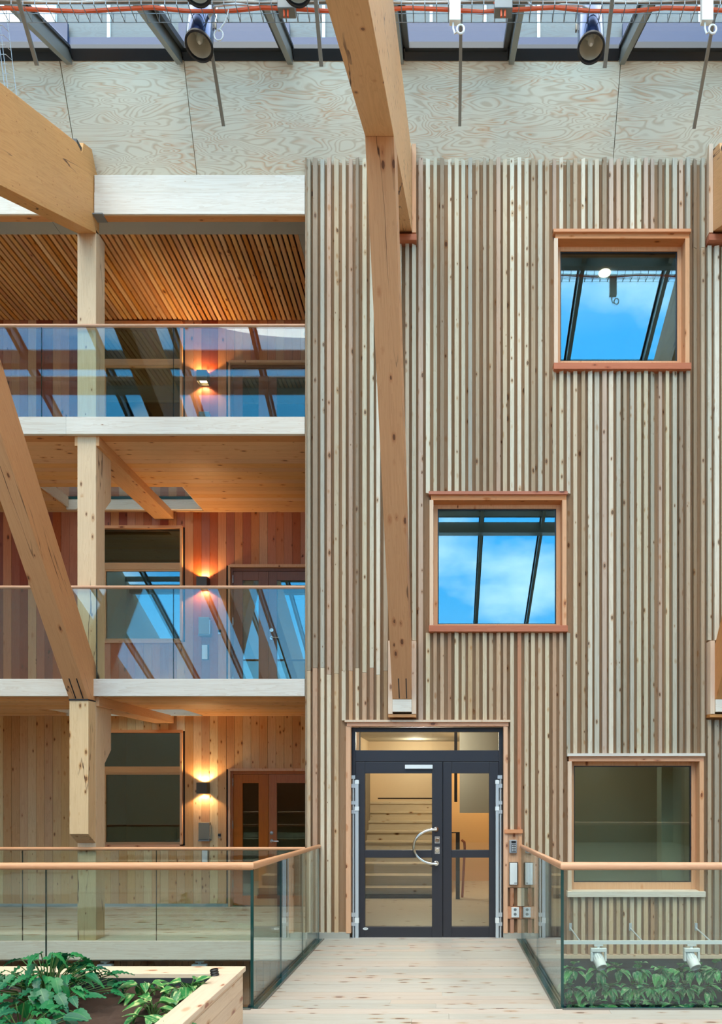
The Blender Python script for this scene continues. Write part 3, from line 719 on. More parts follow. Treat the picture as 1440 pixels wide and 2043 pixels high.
for side, (xa, xb, xc, xd) in (('left', (702, 708.5, 709, 716)), ('right', (995, 1001, 988, 994.5))):
    g = MB().box(dx(xc), dx(xd), yh-.035, yh-.004, dz(1872), dz(1556)).build('pivot_cover', M['alu_pale'], l1 if side == 'left' else l2, bevel=.004)
    q = MB()
    ya = yh-.03
    for (u, v_) in ((1547, 1554), (1564, 1572), (1598, 1605), (1616, 1623), (1820, 1828), (1839, 1846)):
        q.box(min(dx(xa-3), dx(xd)), max(dx(xb), dx(xc)), ya, ya+.04, dz(v_), dz(u))
    q.tube([(dx((xa+xb)/2), ya+.02, dz(1872)), (dx((xa+xb)/2), ya+.02, dz(1550))], .013, 8)
    q.build('hinge_column', M['alu_pale'], l1 if side == 'left' else l2)
    q = MB()
    for (u, v_) in ((1557, 1564), (1609, 1617), (1830, 1840)): q.box(dx(xc)-.004, dx(xd)+.004, yh-.04, yh-.003, dz(v_), dz(u))
    q.build('pivot_cap', M['white'], l1 if side == 'left' else l2)

# stair hall behind the door
sh = struct('wall_stair_hall', 'warm beige stair hall seen through the entrance door', 'stair hall', (-.2, 4, 0))
hx0, hx1, hy1, hz1 = -1.62, 1.5, 6.7, 2.78
bx('hall_floor', M['hall_floor'], sh, hx0, hx1, .2, hy1, -.05, .03)
bx('hall_wall', M['hall'], sh, hx0-.05, hx0, .3, hy1, .03, hz1); bx('hall_wall', M['hall'], sh, hx1, hx1+.05, .3, hy1, .03, hz1)
bx('hall_wall', M['hall'], sh, hx0, hx1, hy1, hy1+.05, .03, hz1); bx('hall_ceiling', M['soffit'], sh, hx0, hx1, .3, hy1, hz1, hz1+.05)
ys, ns, tr_, ri = 3.1, 9, .28, .166
for k_ in range(ns):
    q = MB(); q.box(hx0+.005, .05, ys+k_*tr_, ys+k_*tr_+(tr_+.02), .03 if k_ == 0 else .03+(k_-1)*ri, .03+(k_+1)*ri-.03)
    q.box(hx0+.005, .05, ys+k_*tr_-.03, ys+k_*tr_+tr_, .03+(k_+1)*ri-.03, .03+(k_+1)*ri)
    q.build('step', M['hall_floor'], sh)
bx('landing', M['hall_floor'], sh, hx0, .3, ys+ns*tr_, hy1, .03+ns*ri-.03, .03+ns*ri)
bx('dark_nosing', M['dark'], sh, hx0+.01, .05, ys-.04, ys, .03, .09)
bx('dark_nosing', M['dark'], sh, hx0+.3, .05, ys+ns*tr_-.05, ys+ns*tr_-.02, .03+ns*ri+.06, .03+ns*ri+.085)
MB().prism([(ys-.1, .04), (ys+ns*tr_, .04+ns*ri), (ys+ns*tr_, .3+ns*ri), (ys-.1, .3)], hx0, hx0+.03).build('stringer', M['trim_z'], sh)
MB().tube([(-1.50, ys-.1, .95), (-1.50, ys+ns*tr_, .95+ns*ri)], .025, 8).build('stair_handrail', M['trim_red'], sh, True)
bx('half_wall', M['soffit'], sh, gx(917, 3.8), hx1, 3.8, 3.95, gz(1622, 3.8), hz1)
bx('warm_wall', M['hall_orange'], sh, .06, hx1, 5.2, 5.25, .03, 2.4)
bx('rail_post', M['black'], sh, gx(909, 3.0), gx(917, 3.0), 2.98, 3.02, .03, gz(1661, 3))
bx('rail_bar', M['black'], sh, .06, gx(917, 3.0), 2.985, 3.015, gz(1662, 3), gz(1660, 3))
bx('rail_post', M['black'], sh, gx(906, 3.4), gx(912, 3.4), 3.4, 3.43, gz(1600, 3.4), hz1)
MB().tube([(gx(921, 2.9), 2.9, gz(1676, 2.9)), (gx(926, 2.9), 2.88, gz(1680, 2.9)), (gx(927, 2.9), 2.9, gz(1690, 2.9)), (gx(922, 3.0), 3.2, gz(1805, 3))], .02, 8).build('stair_handrail', M['trim_red'], sh, True)
MB().lathe([(0, 0), (0, .11), (.02, .11), (.02, 0)], (gx(838, 3.2), 3.2, hz1-.02), (0, 0, 1)).build('ceiling_lamp', M['ceilglow'], sh)
def area(name, loc, size, power, col, rot=(0, 0, 0), parent=None):
    l = bpy.data.lights.new(name, 'AREA'); l.size = size; l.energy = power; l.color = col
    o = bpy.data.objects.new(name, l); C.objects.link(o); o.location = loc; o.rotation_euler = rot; return o
def point(name, loc, r, power, col):
    l = bpy.data.lights.new(name, 'POINT'); l.shadow_soft_size = r; l.energy = power; l.color = col
    o = bpy.data.objects.new(name, l); C.objects.link(o); o.location = loc; return o
point('hall_lamp_light', (gx(838, 3.2), 3.2, hz1-.16), .1, 46, (1, .87, .70))
point('hall_lamp_light', (.75, 4.5, 2.2), .1, 16, (1, .70, .40))
point('landing_lamp_light', (-.6, 5.9, 2.6), .1, 14, (1, .84, .62))

# ================================================================== glulam frames
HW = .1115
U = Vector((-.5846, .8113)); NB = Vector((.8113, .5846))*.40
def zrb(Y): return 8.42+.521*Y
def zrt(Y): return 9.33+.49*Y
F0 = Vector((-.13, 2.86)); FT = Vector((-3.017, 6.866))
def frame(xc, lab, wall, leftside):
    t = thing('timber_frame', lab, 'timber frame', (xc, 0, 0 if not wall else 2.7))
    ra = MB().prism([(-12.2, zrb(-12.2)), (.14, zrb(.14)), (.14, 9.15), (.05, 9.21), (-.04, 9.37), (-.237, 9.27), (-.27, 9.125), (-.39, zrt(-.39)), (-12.2, zrt(-12.2))], xc-HW, xc+HW)
    ra = ra.build('rafter', M['glulam'], t, bevel=.004)
    bx('steel_wedge', M['black'], t, xc-HW*.9, xc+HW*.9, -.37, -.245, 9.0, 9.20)
    bk = F0+NB
    s_ = (F0.y-bk.y)/U.y; B0 = bk+U*s_
    tt = (8.42+.521*bk.x-bk.y)/(U.y-.521*U.x); BT = bk+U*tt
    lg = MB().prism([tuple(F0), tuple(B0), tuple(BT), (FT.x, zrb(FT.x)+.0)], xc-HW, xc+HW).build('leg', M['glulam_leg'], t, bevel=.004)
    for off in (-.030, .056) if True else ():
        for (p, ln, sg) in ((FT, .4446, -1), (F0, .27, 1)):
            e0 = p+U*.01*sg; e1 = p+U*ln*sg; o_ = Vector((-NB.x, -NB.y)).normalized()*.003
            MB().prism([tuple(e0), tuple(e1), tuple(e1+o_), tuple(e0+o_)], xc+off-.006, xc+off+.006).build('steel_plate', M['black'], t)
    if not wall:
        bx('column', M['column'], t, xc-HW, xc+HW, .06, .285, 0, 8.5, bevel=.004)
        q = MB().prism([(-.124, gz(1664, -.124)), (.055, gz(1664, -.124)-.12), (.055, 2.85), (-.124, 2.85)], xc-HW, xc+HW)
        q.build('support_block', M['column'], t, bevel=.004)
        bx('steel_shoe', M['black'], t, xc-HW-.002, xc+HW+.002, -.135, .05, 2.845, 2.862)
        for zc in (ZF[1]-SL, ZF[2]-SL):
            MB().prism([(.285, zc-.80), (.285, zc), (.46, zc), (.46, zc-.62)], xc-HW+.01, xc+HW-.004).build('bracket', M['column'], t, bevel=.003)
            bx('cross_beam', M['crossbeam'], t, xc-.146, xc+.148, .062, YB-.005, zc-.114, zc, bevel=.004)
        bx('steel_corner', M['greybox'], t, xc+HW, xc+HW+.12, -.03, .10, ZB0-.018, ZB0-.002)
    else:
        # pale board lining of the pocket the leg stands in
        a, b = gx(775.5), gx(830.5)
        if xc > 0: a, b = xc+(a+.506), xc+(b+.506)
        bx('pocket_block', M['white_board'], t, xc-HW, xc+HW, -.128, .2, gz(1420, -.12), 2.858, bevel=.003)
        bx('pocket_board', M['jamb_pale'], t, a, xc-HW-.001, -.10, .2, gz(1424, -.1), gz(1278, -.1)); bx('pocket_board', M['jamb_pale'], t, xc+HW+.001, b, -.10, .2, gz(1424, -.1), gz(1278, -.1))
        bx('pocket_bottom', M['orange_board'], t, a, b, -.09, .054, gz(1432), gz(1424, -.1)-.001)
        bx('side_board', M['trim_z'], t, xc+HW+.003, xc+HW+.05, -.05, .2, gz(470, 0), gz(294, 0)); bx('side_board', M['jamb_pale'], t, xc-HW-.05, xc-HW-.003, -.05, .2, gz(470, 0), gz(294, 0))
        bx('bottom_board', M['trim_red'], t, xc-HW-.055, xc+HW+.055, -.06, .055, gz(486), gz(474))
    return t
frame(-4.286, 'glulam frame at the galleries with post, slanted leg and rafter', False, True)
frame(-.506, 'glulam frame whose slanted leg lands above the entrance door', True, False)
frame(3.275, 'glulam frame cut by the photo edge beside the high square window', True, False)

# ================================================================== glass railings
def pane_y(mb, x0, x1, yc, z0, z1, t=.016):      # pane facing y
    mb.add([(x0, yc-t/2, z0), (x1, yc-t/2, z0), (x1, yc-t/2, z1), (x0, yc-t/2, z1)], [(0, 1, 2, 3)], 0)
    mb.add([(x0, yc+t/2, z0), (x1, yc+t/2, z0), (x1, yc+t/2, z1), (x0, yc+t/2, z1)], [(3, 2, 1, 0)], 0)
    for xx in (x0, x1): mb.add([(xx, yc-t/2, z0), (xx, yc+t/2, z0), (xx, yc+t/2, z1), (xx, yc-t/2, z1)], [(0, 1, 2, 3)], 1)
    for zz in (z0, z1): mb.add([(x0, yc-t/2, zz), (x1, yc-t/2, zz), (x1, yc+t/2, zz), (x0, yc+t/2, zz)], [(0, 1, 2, 3)], 1)
    return mb
def gallery_rail(i, joints, lab):
    zf = ZF[i]; z1 = zf+1.085; yc = .025
    t = thing('glass_railing', lab, 'railing', (-4, yc, zf), 'gallery railings')
    js = [GX0]+[gx(j, yc) for j in joints]+[GX1]
    for a, b in zip(js, js[1:]): pane_y(MB(), a+.002, b-.002, yc, zf+.003, z1).build('glass_pane', [M['gla_rail'], M['gla_edge']], t)
    MB().tube([(GX0, yc, z1+.012), (GX1, yc, z1+.012)], .021, 10).build('handrail', M['handrail'], t, True)
    return t
gallery_rail(0, (45, 312), 'long straight glass railing with round oak handrail on the lower gallery')
gallery_rail(1, (193, 346), 'glass railing of the middle gallery, crossed by the slanted leg')
gallery_rail(2, (83, 346), 'glass railing of the top gallery, full of sky reflections')
def bridge_rail(sx, name_lab, far):
    xb = BL-.012 if sx < 0 else BR+.012
    t = thing('glass_railing', name_lab, 'railing', (xb, -1.5, .1), 'bridge railings')
    ye = -.03; n = 3; H = 1.09
    ysx = [ye, -1.0, -2.0, YD] if sx < 0 else [ye, -1.48, YD]
    th = .016
    for a, b in zip(ysx, ysx[1:]):
        a -= .002; b += .002
        q = MB(); za, zb_ = zbr(a), zbr(b)
        for xx, fl_ in ((xb-th/2, 0), (xb+th/2, 0)): q.add([(xx, a, za+.0), (xx, b, zb_), (xx, b, zb_+H-.01), (xx, a, za+H-.01)], [(0, 1, 2, 3)], 0)
        for (yy, zz) in ((a, za), (b, zb_)): q.add([(xb-th/2, yy, zz), (xb+th/2, yy, zz), (xb+th/2, yy, zz+H-.01), (xb-th/2, yy, zz+H-.01)], [(0, 1, 2, 3)], 1)
        q.add([(xb-th/2, a, za+H-.01), (xb+th/2, a, za+H-.01), (xb+th/2, b, zb_+H-.01), (xb-th/2, b, zb_+H-.01)], [(0, 1, 2, 3)], 1)
        q.build('glass_pane', [M['gla_rail'], M['gla_edge']], t)
    xe = far
    js = [xe]+( [gx(92, YD)] if sx < 0 else [gx(1760, YD)])+[xb]
    for a, b in zip(js, js[1:]):
        a_, b_ = min(a, b), max(a, b)
        pane_y(MB(), a_+.002, b_-.002 if b_ != xb else b_-.009, YD, ZD+.0, ZD+H-.01).build('glass_pane', [M['gla_rail'], M['gla_edge']], t)
    bx('corner_edge', M['gla_edge'], t, xb-.011, xb+.011, YD-.009, YD+.009, ZD, ZD+H-.012)
    MB().prism([(ye, zbr(ye)+.018), (YD-.02, ZD+.018), (YD-.02, ZD-.06), (ye, zbr(ye)-.06)], xb-.03 if sx < 0 else xb+.010, xb-.010 if sx < 0 else xb+.03).build('base_channel', M['darkblue'], t)
    sg = 1 if sx < 0 else -1
    for (u0, u1, mt, up, nm) in ((.010, .052, M['gla_edge'], .006, 'base_channel'), (.052, .066, M['alu'], .010, 'channel_trim')):
        a_, b_ = sorted((xb+sg*u0, xb+sg*u1))
        MB().prism([(ye, zbr(ye)+up), (YD-.03, ZD+up), (YD-.03, ZD-.02), (ye, zbr(ye)-.02)], a_, b_).build(nm, mt, t)
    bx('base_channel', M['gla_edge'], t, min(xe, xb), max(xe, xb), YD-.045, YD-.010, ZD-.02, ZD+.006)
    bx('channel_trim', M['alu'], t, min(xe, xb), max(xe, xb), YD-.060, YD-.045, ZD-.02, ZD+.010)
    zh = ZD+H+.008
    MB().tube([(xb, ye+.03, zbr(0)+H+.008), (xb, YD, zh), (xe, YD, zh)], .0225, 12).build('handrail', M['handrail'], t, True)
    return t
bridge_rail(-1, 'glass railing along the bridge edge beside the planter, turning onto the deck', -6.0)
bridge_rail(1, 'glass railing along the bridge edge in front of the plant wall', 6.0)

# ================================================================== wall fittings in the galleries
def spot(name, loc, direc, power, col, size, blend):
    l = bpy.data.lights.new(name, 'SPOT'); l.energy = power; l.color = col; l.spot_size = size; l.spot_blend = blend; l.shadow_soft_size = .015
    o = bpy.data.objects.new(name, l); C.objects.link(o); o.location = loc; o.rotation_euler = Vector(direc).to_track_quat('-Z', 'Y').to_euler(); return o
flo = ['lower', 'middle', 'top']
for i in range(3):
    zf = ZF[i]; sx_ = gx(408.5, YB); sz = zf+1.81
    t = thing('wall_lamp', f'square bronze up and down wall lamp on the {flo[i]} gallery', 'wall lamp', (sx_, YB, sz-.08), 'gallery wall lamps')
    q = MB(); w_, h_, y0, y1 = .078, .082, YB-.15, YB-.004; th = .006
    q.box(sx_-w_, sx_-w_+th, y0, y1, sz-h_, sz+h_); q.box(sx_+w_-th, sx_+w_, y0, y1, sz-h_, sz+h_); q.box(sx_-w_+th, sx_+w_-th, y0, y0+th, sz-h_, sz+h_); q.box(sx_-w_+th, sx_+w_-th, y1-th, y1, sz-h_, sz+h_)
    q.build('lamp_housing', M['sconce'], t)
    bx('lamp_lens', M['glow'], t, sx_-.05, sx_+.05, YB-.125, YB-.03, sz+.045, sz+.05); bx('lamp_lens', M['glow'], t, sx_-.05, sx_+.05, YB-.125, YB-.03, sz-.05, sz-.045)
    spot('sconce_up', (sx_, YB-.075, sz+.06), (0, 0, 1), 19, (1, .62, .28), math.radians(125), .25)
    spot('sconce_down', (sx_, YB-.075, sz-.06), (0, 0, -1), 10, (1, .66, .34), math.radians(125), .25)
    bxs = thing('wall_box', f'grey steel box below the wall lamp of the {flo[i]} gallery', 'box', (gx(410, YB), YB, zf+1.02), 'gallery wall boxes')
    xa, xb = gx(400, YB), gx(421, YB)
    bx('box_body', M['letterbox'], bxs, xa, xb, YB-.10, YB-.004, zf+1.03, zf+1.29, bevel=.006); bx('box_tray', M['greybox'], bxs, xa, xb+.01, YB-.115, YB-.004, zf+1.005, zf+1.027, bevel=.003)
    bx('box_side', M['steel'], bxs, xb, xb+.012, YB-.09, YB-.004, zf+1.03, zf+1.25)
    sw = thing('wall_switch', f'tall white push plate beside the door of the {flo[i]} gallery', 'switch', (gx(410, YB), YB, zf+.66), 'gallery push plates')
    bx('switch_back', M['black'], sw, gx(403.5, YB), gx(416.5, YB), YB-.012, YB-.004, zf+.655, zf+.885); bx('switch_plate', M['white'], sw, gx(404, YB), gx(415, YB), YB-.035, YB-.012, zf+.663, zf+.878, bevel=.004)
    rd = thing('card_reader', f'tiny dark card reader by the door of the {flo[i]} gallery', 'card reader', (gx(438, YB), YB, zf+1.04), 'gallery card readers')
    bx('reader_body', M['black'], rd, gx(436, YB), gx(441, YB), YB-.03, YB-.004, zf+1.075, zf+1.115, bevel=.003); bx('reader_plate', M['steel'], rd, gx(436, YB), gx(441, YB), YB-.02, YB-.004, zf+1.045, zf+1.07)

# fittings beside the entrance
kp = thing('keypad', 'grey door keypad with black keys under the small wooden ledge', 'keypad', at(1023, 1702, .0))
bx('keypad_body', M['keypad'], kp, gx(1015.5), gx(1030.5), -.03, .012, gz(1702), gz(1675.5), bevel=.008)
kf_ = bx('key_field', M['black'], kp, gx(1019.5), gx(1028.5), -.032, -.029, gz(1699.5), gz(1684.5)); bx('display', M['black'], kp, gx(1019.5), gx(1028.5), -.032, -.029, gz(1682), gz(1677.5))
for r_ in range(4):
    for c_ in range(3): bx('key', M['white'], kf_, gx(1020.6+c_*2.7), gx(1022.2+c_*2.7), -.035, -.032, gz(1687.6+r_*3.4), gz(1686+r_*3.4))
pp = thing('push_plate', 'white door opener plate with black rim right of the entrance', 'switch', at(1024, 1765, 0))
bx('plate_back', M['black'], pp, gx(1015.5), gx(1032.8), -.006, .012, gz(1765.5), gz(1720.5), bevel=.003); bx('plate_face', M['white'], pp, gx(1016.3), gx(1031), -.035, -.006, gz(1764.5), gz(1721.3), bevel=.004)
for o_ in (0, 2.6): bx('plate_mark', M['black'], pp, gx(1025.6+o_), gx(1027.2+o_), -.0362, -.035, gz(1762), gz(1760.2))
sk_ = thing('wall_socket', 'white double wall socket low beside the entrance door', 'socket', at(1028, 1831, 0))
bx('socket_plate', M['white'], sk_, gx(1020), gx(1035), -.02, .006, gz(1830), gz(1810), bevel=.003)
for zz in (1815, 1824):
    c_ = at(1027.5, zz, -.0205); sw_ = MB().lathe([(0, 0), (0, .018), (.003, .018), (.003, 0)], c_, (0, 1, 0), 14).build('socket_well', M['greybox'], sk_)
    for s_ in (-1, 1): bx('socket_hole', M['black'], sw_, c_.x+s_*.008-.0025, c_.x+s_*.008+.0025, -.022, -.0205, c_.z-.0025, c_.z+.0025)

# ================================================================== wall under the gallery
wg = struct('wall_under_gallery', 'brown board wall below the lower gallery edge', 'wall', (-5, .35, -3.2))
bx('backing_board', M['dark'], wg, GX0, X0, .37, .42, -3.2, -.22)
first = None; x = X0-.05
while x > -8.5:
    if first is None: first = MB().box(x-.037, x+.037, .34, .37, -3.2, -.225).build('plank', M['brown_plank'], wg); fx = x
    else:
        o = first.copy(); C.objects.link(o); o.location = first.location+Vector((x-fx, R.uniform(-.006, .006), 0))
    x -= .084

# ================================================================== roof level services
def zlamp(Y): return 0
def spot_lamp(px, py, Y, lab, tilt=.30, yaw=0.0, col='bluebody', rim='black'):
    o_ = at(px, py, Y)        # centre of the opening
    ax = Vector((math.sin(yaw)*math.sin(tilt), -math.sin(tilt)*math.cos(yaw), -math.cos(tilt)))
    t = thing('cylinder_spotlight', lab, 'spotlight', o_, 'roof spotlights')
    r = .128; ln = .60
    MB().lathe([(-ln, 0), (-ln, r*.9), (-ln+.02, r*.95), (-ln+.10, r*.98), (-ln+.105, r), (-.02, r)], o_, ax, 32).build('lamp_body', M[col], t, True)
    MB().lathe([(-.022, r*1.0), (-.022, r*1.05), (0, r*1.05), (.004, r*.97), (0, r*.90), (-.03, r*.88)], o_, ax, 32).build('lamp_rim', M[rim], t, True)
    MB().lathe([(-.02, r*.90), (-.10, r*.82), (-.22, r*.55), (-.26, 0)], o_, ax, 32).build('reflector', M['reflector'], t, True)
    MB().lathe([(-.20, 0), (-.20, .028), (-.08, .03), (-.05, .015), (-.045, 0)], o_, ax, 16).build('bulb', M['white'], t, True)
    top = o_-ax*ln
    MB().tube([top, top+Vector((0, .0, .22))], .014, 8).build('stem', M['alu'], t, True)
    for s_ in (-1, 1): bx('fixing_lug', M['alu'], t, o_.x+s_*r-.008, o_.x+s_*r+.008, o_.y-.01+.1, o_.y+.02+.1, o_.z+.28, o_.z+.34)
    return t
YL = -1.5
YLA = -1.5
spot_lamp(397, 93, YLA, 'blue black cylinder spotlight nearest the slanted plywood joint, loose white cable beside it', .24, .10)
spot_lamp(1179, 97, YLA, 'blue black cylinder spotlight beside a grey rod, right of the centre rafter', .24, -.12)
spot_lamp(392, -22, -2.05, 'white rimmed spotlight cut by the top edge, above the left blue spotlight', .30, .1, 'whitemetal', 'black')
spot_lamp(592, -22, -2.05, 'white rimmed spotlight cut by the top edge, next to the centre rafter', .30, .25, 'whitemetal', 'black')

# wire cable tray with cables
ct = thing('cable_tray', 'horizontal wire mesh cable tray carrying orange cable under the glass', 'cable tray', (0, YL-.1, 9.0))
ya = YL-.15; s_ = F/(D0+ya)
zt0, zt1 = EZ+(VY-27)/s_, EZ+(VY-9)/s_
def tray(t, xa, xb):
    q = MB(); 
    for (dy, zz) in ((-.08, zt1), (.08, zt1), (-.08, zt0), (.08, zt0), (0, zt0), (-.08, (zt0+zt1)/2)): q.tube([(xa, ya+dy, zz), (xb, ya+dy, zz)], .0028, 5)
    q.build('long_wire', M['wire'], t)
    x = xa+.03; f_ = None
    while x < xb:
        if f_ is None: f_ = MB().tube([(x, ya-.08, zt1), (x, ya-.08, zt0), (x, ya+.08, zt0), (x, ya+.08, zt1)], .0028, 4).build('cross_wire', M['wire'], t); fx_ = x
        else:
            o = f_.copy(); C.objects.link(o); o.location = f_.location+Vector((x-fx_, 0, 0))
        x += .112
tray(ct, -5.6, 5.4)
pts = [(x_*.35, ya+.02*math.sin(x_*1.7), zt0+.035+.004*math.sin(x_*2.3+1)) for x_ in range(-16, 17)]
tag(MB().tube(pts, .016, 8).build('orange_cable', M['orange_cable'], None, True), 'orange cable lying along the wire mesh tray', 'cable')
pts = [(x_*.35, ya-.045+.008*math.sin(x_*1.3+2), zt0+.072+.005*math.sin(x_*1.9)) for x_ in range(-16, 17)]
tag(MB().tube(pts, .008, 6).build('white_cable', M['white'], None, True), 'thin pale cable lying beside the orange cable in the tray', 'cable')
def jbox(px, py, lab, w=.17, h=.11, up=False):
    c_ = at(px, py, ya-.03)
    t = thing('junction_box', lab, 'junction box', c_, 'junction boxes on the tray')
    bx('box_body', M['greybox'], t, c_.x-w/2, c_.x+w/2, ya-.12, ya-.02, c_.z-h/2, c_.z+h/2, bevel=.006)
    q = MB()
    for k_ in range(5): xx = c_.x-w/2+w*(k_+.5)/5; q.tube([(xx, ya-.07, c_.z+h/2), (xx, ya-.07, c_.z+h/2+.02)], .012, 8)
    q.build('cable_gland', M['black'], t)
    for s_, dx_ in ((-.03, -.035), (.02, .025)):
        p = [c_+Vector((dx_-.05*(1 if s_ < 0 else -1), -.02, .06)), c_+Vector((dx_, -.06, .04)), c_+Vector((dx_*.6, -.065, -.06)), c_+Vector((dx_*.55, -.06, -.11))]
        MB().tube(p, .010, 8).build('cable_tail', M['orange_cable'], t, True)
jbox(574, 24, 'grey junction box with orange tails beside the centre rafter', .16)
jbox(1003, 24, 'grey junction box with orange tails over the mullion beyond the rafter', .17)
def driver(px, py, lab, flip=1):
    c_ = at(px, py, ya-.1)
    t = thing('lamp_driver', lab, 'lamp driver', c_, 'white lamp drivers')
    bx('driver_body', M['white'], t, c_.x-.055, c_.x+.05, c_.y-.03, c_.y+.03, c_.z-.06, c_.z+.24, bevel=.004)
    loop = [c_+Vector((-.02, 0, -.06)), c_+Vector((-.02, 0, -.11)), c_+Vector((-.005, 0, -.16))]
    loop += [c_+Vector((.05*flip+.034*math.sin(a_), -.01, -.13+.042*math.cos(a_))) for a_ in [k_*.45-2.2 for k_ in range(15)]]
    MB().tube(loop, .009, 6).build('cable_loop', M['white'], t, True)
driver(908, 33, 'white lamp driver with coiled cable on the rod right of the centre rafter')
driver(1410, 33, 'white lamp driver with cable at the upper photo corner', 1)
c0 = at(428, 40, ya)
pts = [at(415, 62, YLA), at(418, 30, YLA), at(430, 12, ya), at(470, 8, ya), at(520, 14, ya)]
tag(MB().tube(pts, .010, 6).build('lamp_cable', M['white'], None, True), 'white cable curving from the left blue spotlight into the tray', 'cable')
pts = [at(456, 20, ya), at(450, 42, ya), at(436, 62, ya)]+[at(436+9*math.cos(a_), 70+11*math.sin(a_), ya-.01) for a_ in [k_*.5-1.8 for k_ in range(13)]]
tag(MB().tube(pts, .007, 6).build('coiled_cable', M['white'], None, True), 'coiled white cable end hanging under the tray', 'cable')
pts = [at(1052, 0, ya), at(1058, 10, ya), at(1075, 18, ya), at(1120, 10, ya), at(1160, 11, ya), at(1178, 20, YLA), at(1179, 34, YLA)]
tag(MB().tube(pts, .010, 6).build('lamp_cable', M['white'], None, True), 'white cable curving along the tray to the right blue spotlight', 'cable')

# hanging rods
RL = [(74, 131, -1.9, 'beside the left mesh ladder'), (446, 252, -.7, 'long, beside the left blue spotlight'), (641, 133, -1.9, 'short, left of the centre rafter'),
      (917, 252, -.7, 'long, straight below the white driver'), (1206, 136, -1.9, 'beside the right blue spotlight'), (1384, 257, -.7, 'long, below the corner driver')]
for px, py, Y, wh in RL:
    p = at(px, py, Y); ln = (zr(p.y)-.05-p.z)/(1+.5)
    e_ = p+Vector((0, -ln, ln)); dq = (e_-p).normalized(); w_ = .0165; n_ = Vector((0, dq.z, -dq.y))*.012
    q = MB().prism([(p.y-n_.y, p.z-n_.z), (p.y+n_.y, p.z+n_.z), (e_.y+n_.y, e_.z+n_.z), (e_.y-n_.y, e_.z-n_.z)], p.x-w_, p.x+w_)
    tag(q.build('hanging_rod', M['alu'], None), f'grey metal rod slanting down from the glass roof, {wh}', 'rod', 'hanging rods')

# mesh ladder at the far left
lt = thing('cable_ladder', 'upright wire mesh tray dropping behind the left rafter', 'cable tray', at(20, 120, -1.4))
ps = [at(-12, 5, -1.45), at(12, 196, -1.3)]; wv = Vector((.11, 0, 0))
q = MB()
for off in ((0, 0), (.055, -.05), (.11, 0), (.03, -.06)):
    v_ = Vector((off[0], off[1], 0)); q.tube([ps[0]+v_, ps[1]+v_], .003, 5)
q.build('long_wire', M['alu_pale'], lt)
for k_ in range(11):
    p = ps[0].lerp(ps[1], k_/10)
    MB().tube([p, p+Vector((.03, -.06, 0)), p+Vector((.08, -.06, 0)), p+Vector((.11, 0, 0))], .003, 4).build('cross_wire', M['alu_pale'], lt)

# ================================================================== track lights
def track(xa, xb, Y, z, lab, brk, ygo):
    t = thing('light_track', lab, 'light track', ((xa+xb)/2, Y, z))
    bx('track_bar', M['whitemetal'], t, xa, xb, Y-.018, Y+.018, z-.02, z+.02)
    for b in brk:
        MB().tube([(b, Y, z+.02), (b-.05, ygo, z+.10)], .009, 6).build('track_bracket', M['alu_pale'], t)
        bx('bracket_plate', M['alu_pale'], t, b-.065, b-.035, ygo-.004, ygo+.01, z+.07, z+.16)
    return t
def track_spot(x, Y, z, lab, yaw, lit=0):
    """z: underside of the track"""
    t = thing('track_spotlight', lab, 'spotlight', (x, Y, z-.25), 'white track spotlights')
    bx('adapter', M['whitemetal'], t, x-.05, x+.05, Y-.02, Y+.02, z-.02, z, bevel=.003)
    MB().tube([(x, Y, z-.02), (x, Y, z-.04)], .018, 10).build('swivel', M['whitemetal'], t, True)
    q = MB(); q.box(x-.09, x+.09, Y-.03, Y+.03, z-.085, z-.04); q.box(x-.09, x-.068, Y-.03, Y+.03, z-.19, z-.085); q.box(x+.068, x+.09, Y-.03, Y+.03, z-.19, z-.085)
    q.build('yoke', M['whitemetal'], t, bevel=.006)
    ax = Vector((math.sin(yaw)*.62, -.66, -.68)).normalized(); c_ = Vector((x-.008, Y+.0, z-.15)); r = .062
    MB().lathe([(-.07, 0), (-.07, r*.7), (-.05, r*.8), (.02, r*.88), (.05, r), (.13, r), (.135, r*.93), (.125, r*.9)], c_, ax, 28).build('lamp_head', M['whitemetal'], t, True)
    MB().lathe([(.125, r*.9), (.085, r*.7), (.075, 0)], c_, ax, 24).build('reflector', M['reflector'], t, True)
    u = ax.orthogonal().normalized(); w_ = ax.cross(u)
    if lit: spot('track_spot_light', c_+ax*.14, ax, lit, (1, .93, .8), math.radians(75), .6)
    for k_ in range(14):
        a_ = 2*math.pi*k_/14; dv = u*math.cos(a_)+w_*math.sin(a_)
        MB().tube([c_+ax*-.06+dv*r*.82, c_+ax*.045+dv*r*.98], .004, 4).build('cooling_fin', M['alu_pale'], t)
    return t
YT = -.34
track(gx(1110, YT), 4.9, YT, gz(1880, YT), 'white light track on brackets in front of the plant wall', [gx(1156, YT), gx(1280, YT), gx(1416, YT)], -.03)
zu = gz(1884, YT)
track_spot(gx(1193.5, YT), YT, zu, 'white track spotlight over the plant wall, nearer the bridge', .35)
track_spot(gx(1379, YT), YT, zu, 'white track spotlight over the plant wall, farther from the bridge', .35)
track(-7.0, -1.9, .12, -.24, 'white light track under the lower gallery edge', [], 0)
zu2 = -.26
for px, lab in ((210, 'white track spotlight under the gallery edge, behind the big leafy plant'), (398, 'white track spotlight under the gallery edge, behind the black hose')):
    track_spot(gx(px, .12), .12, zu2+.0, lab, .2)

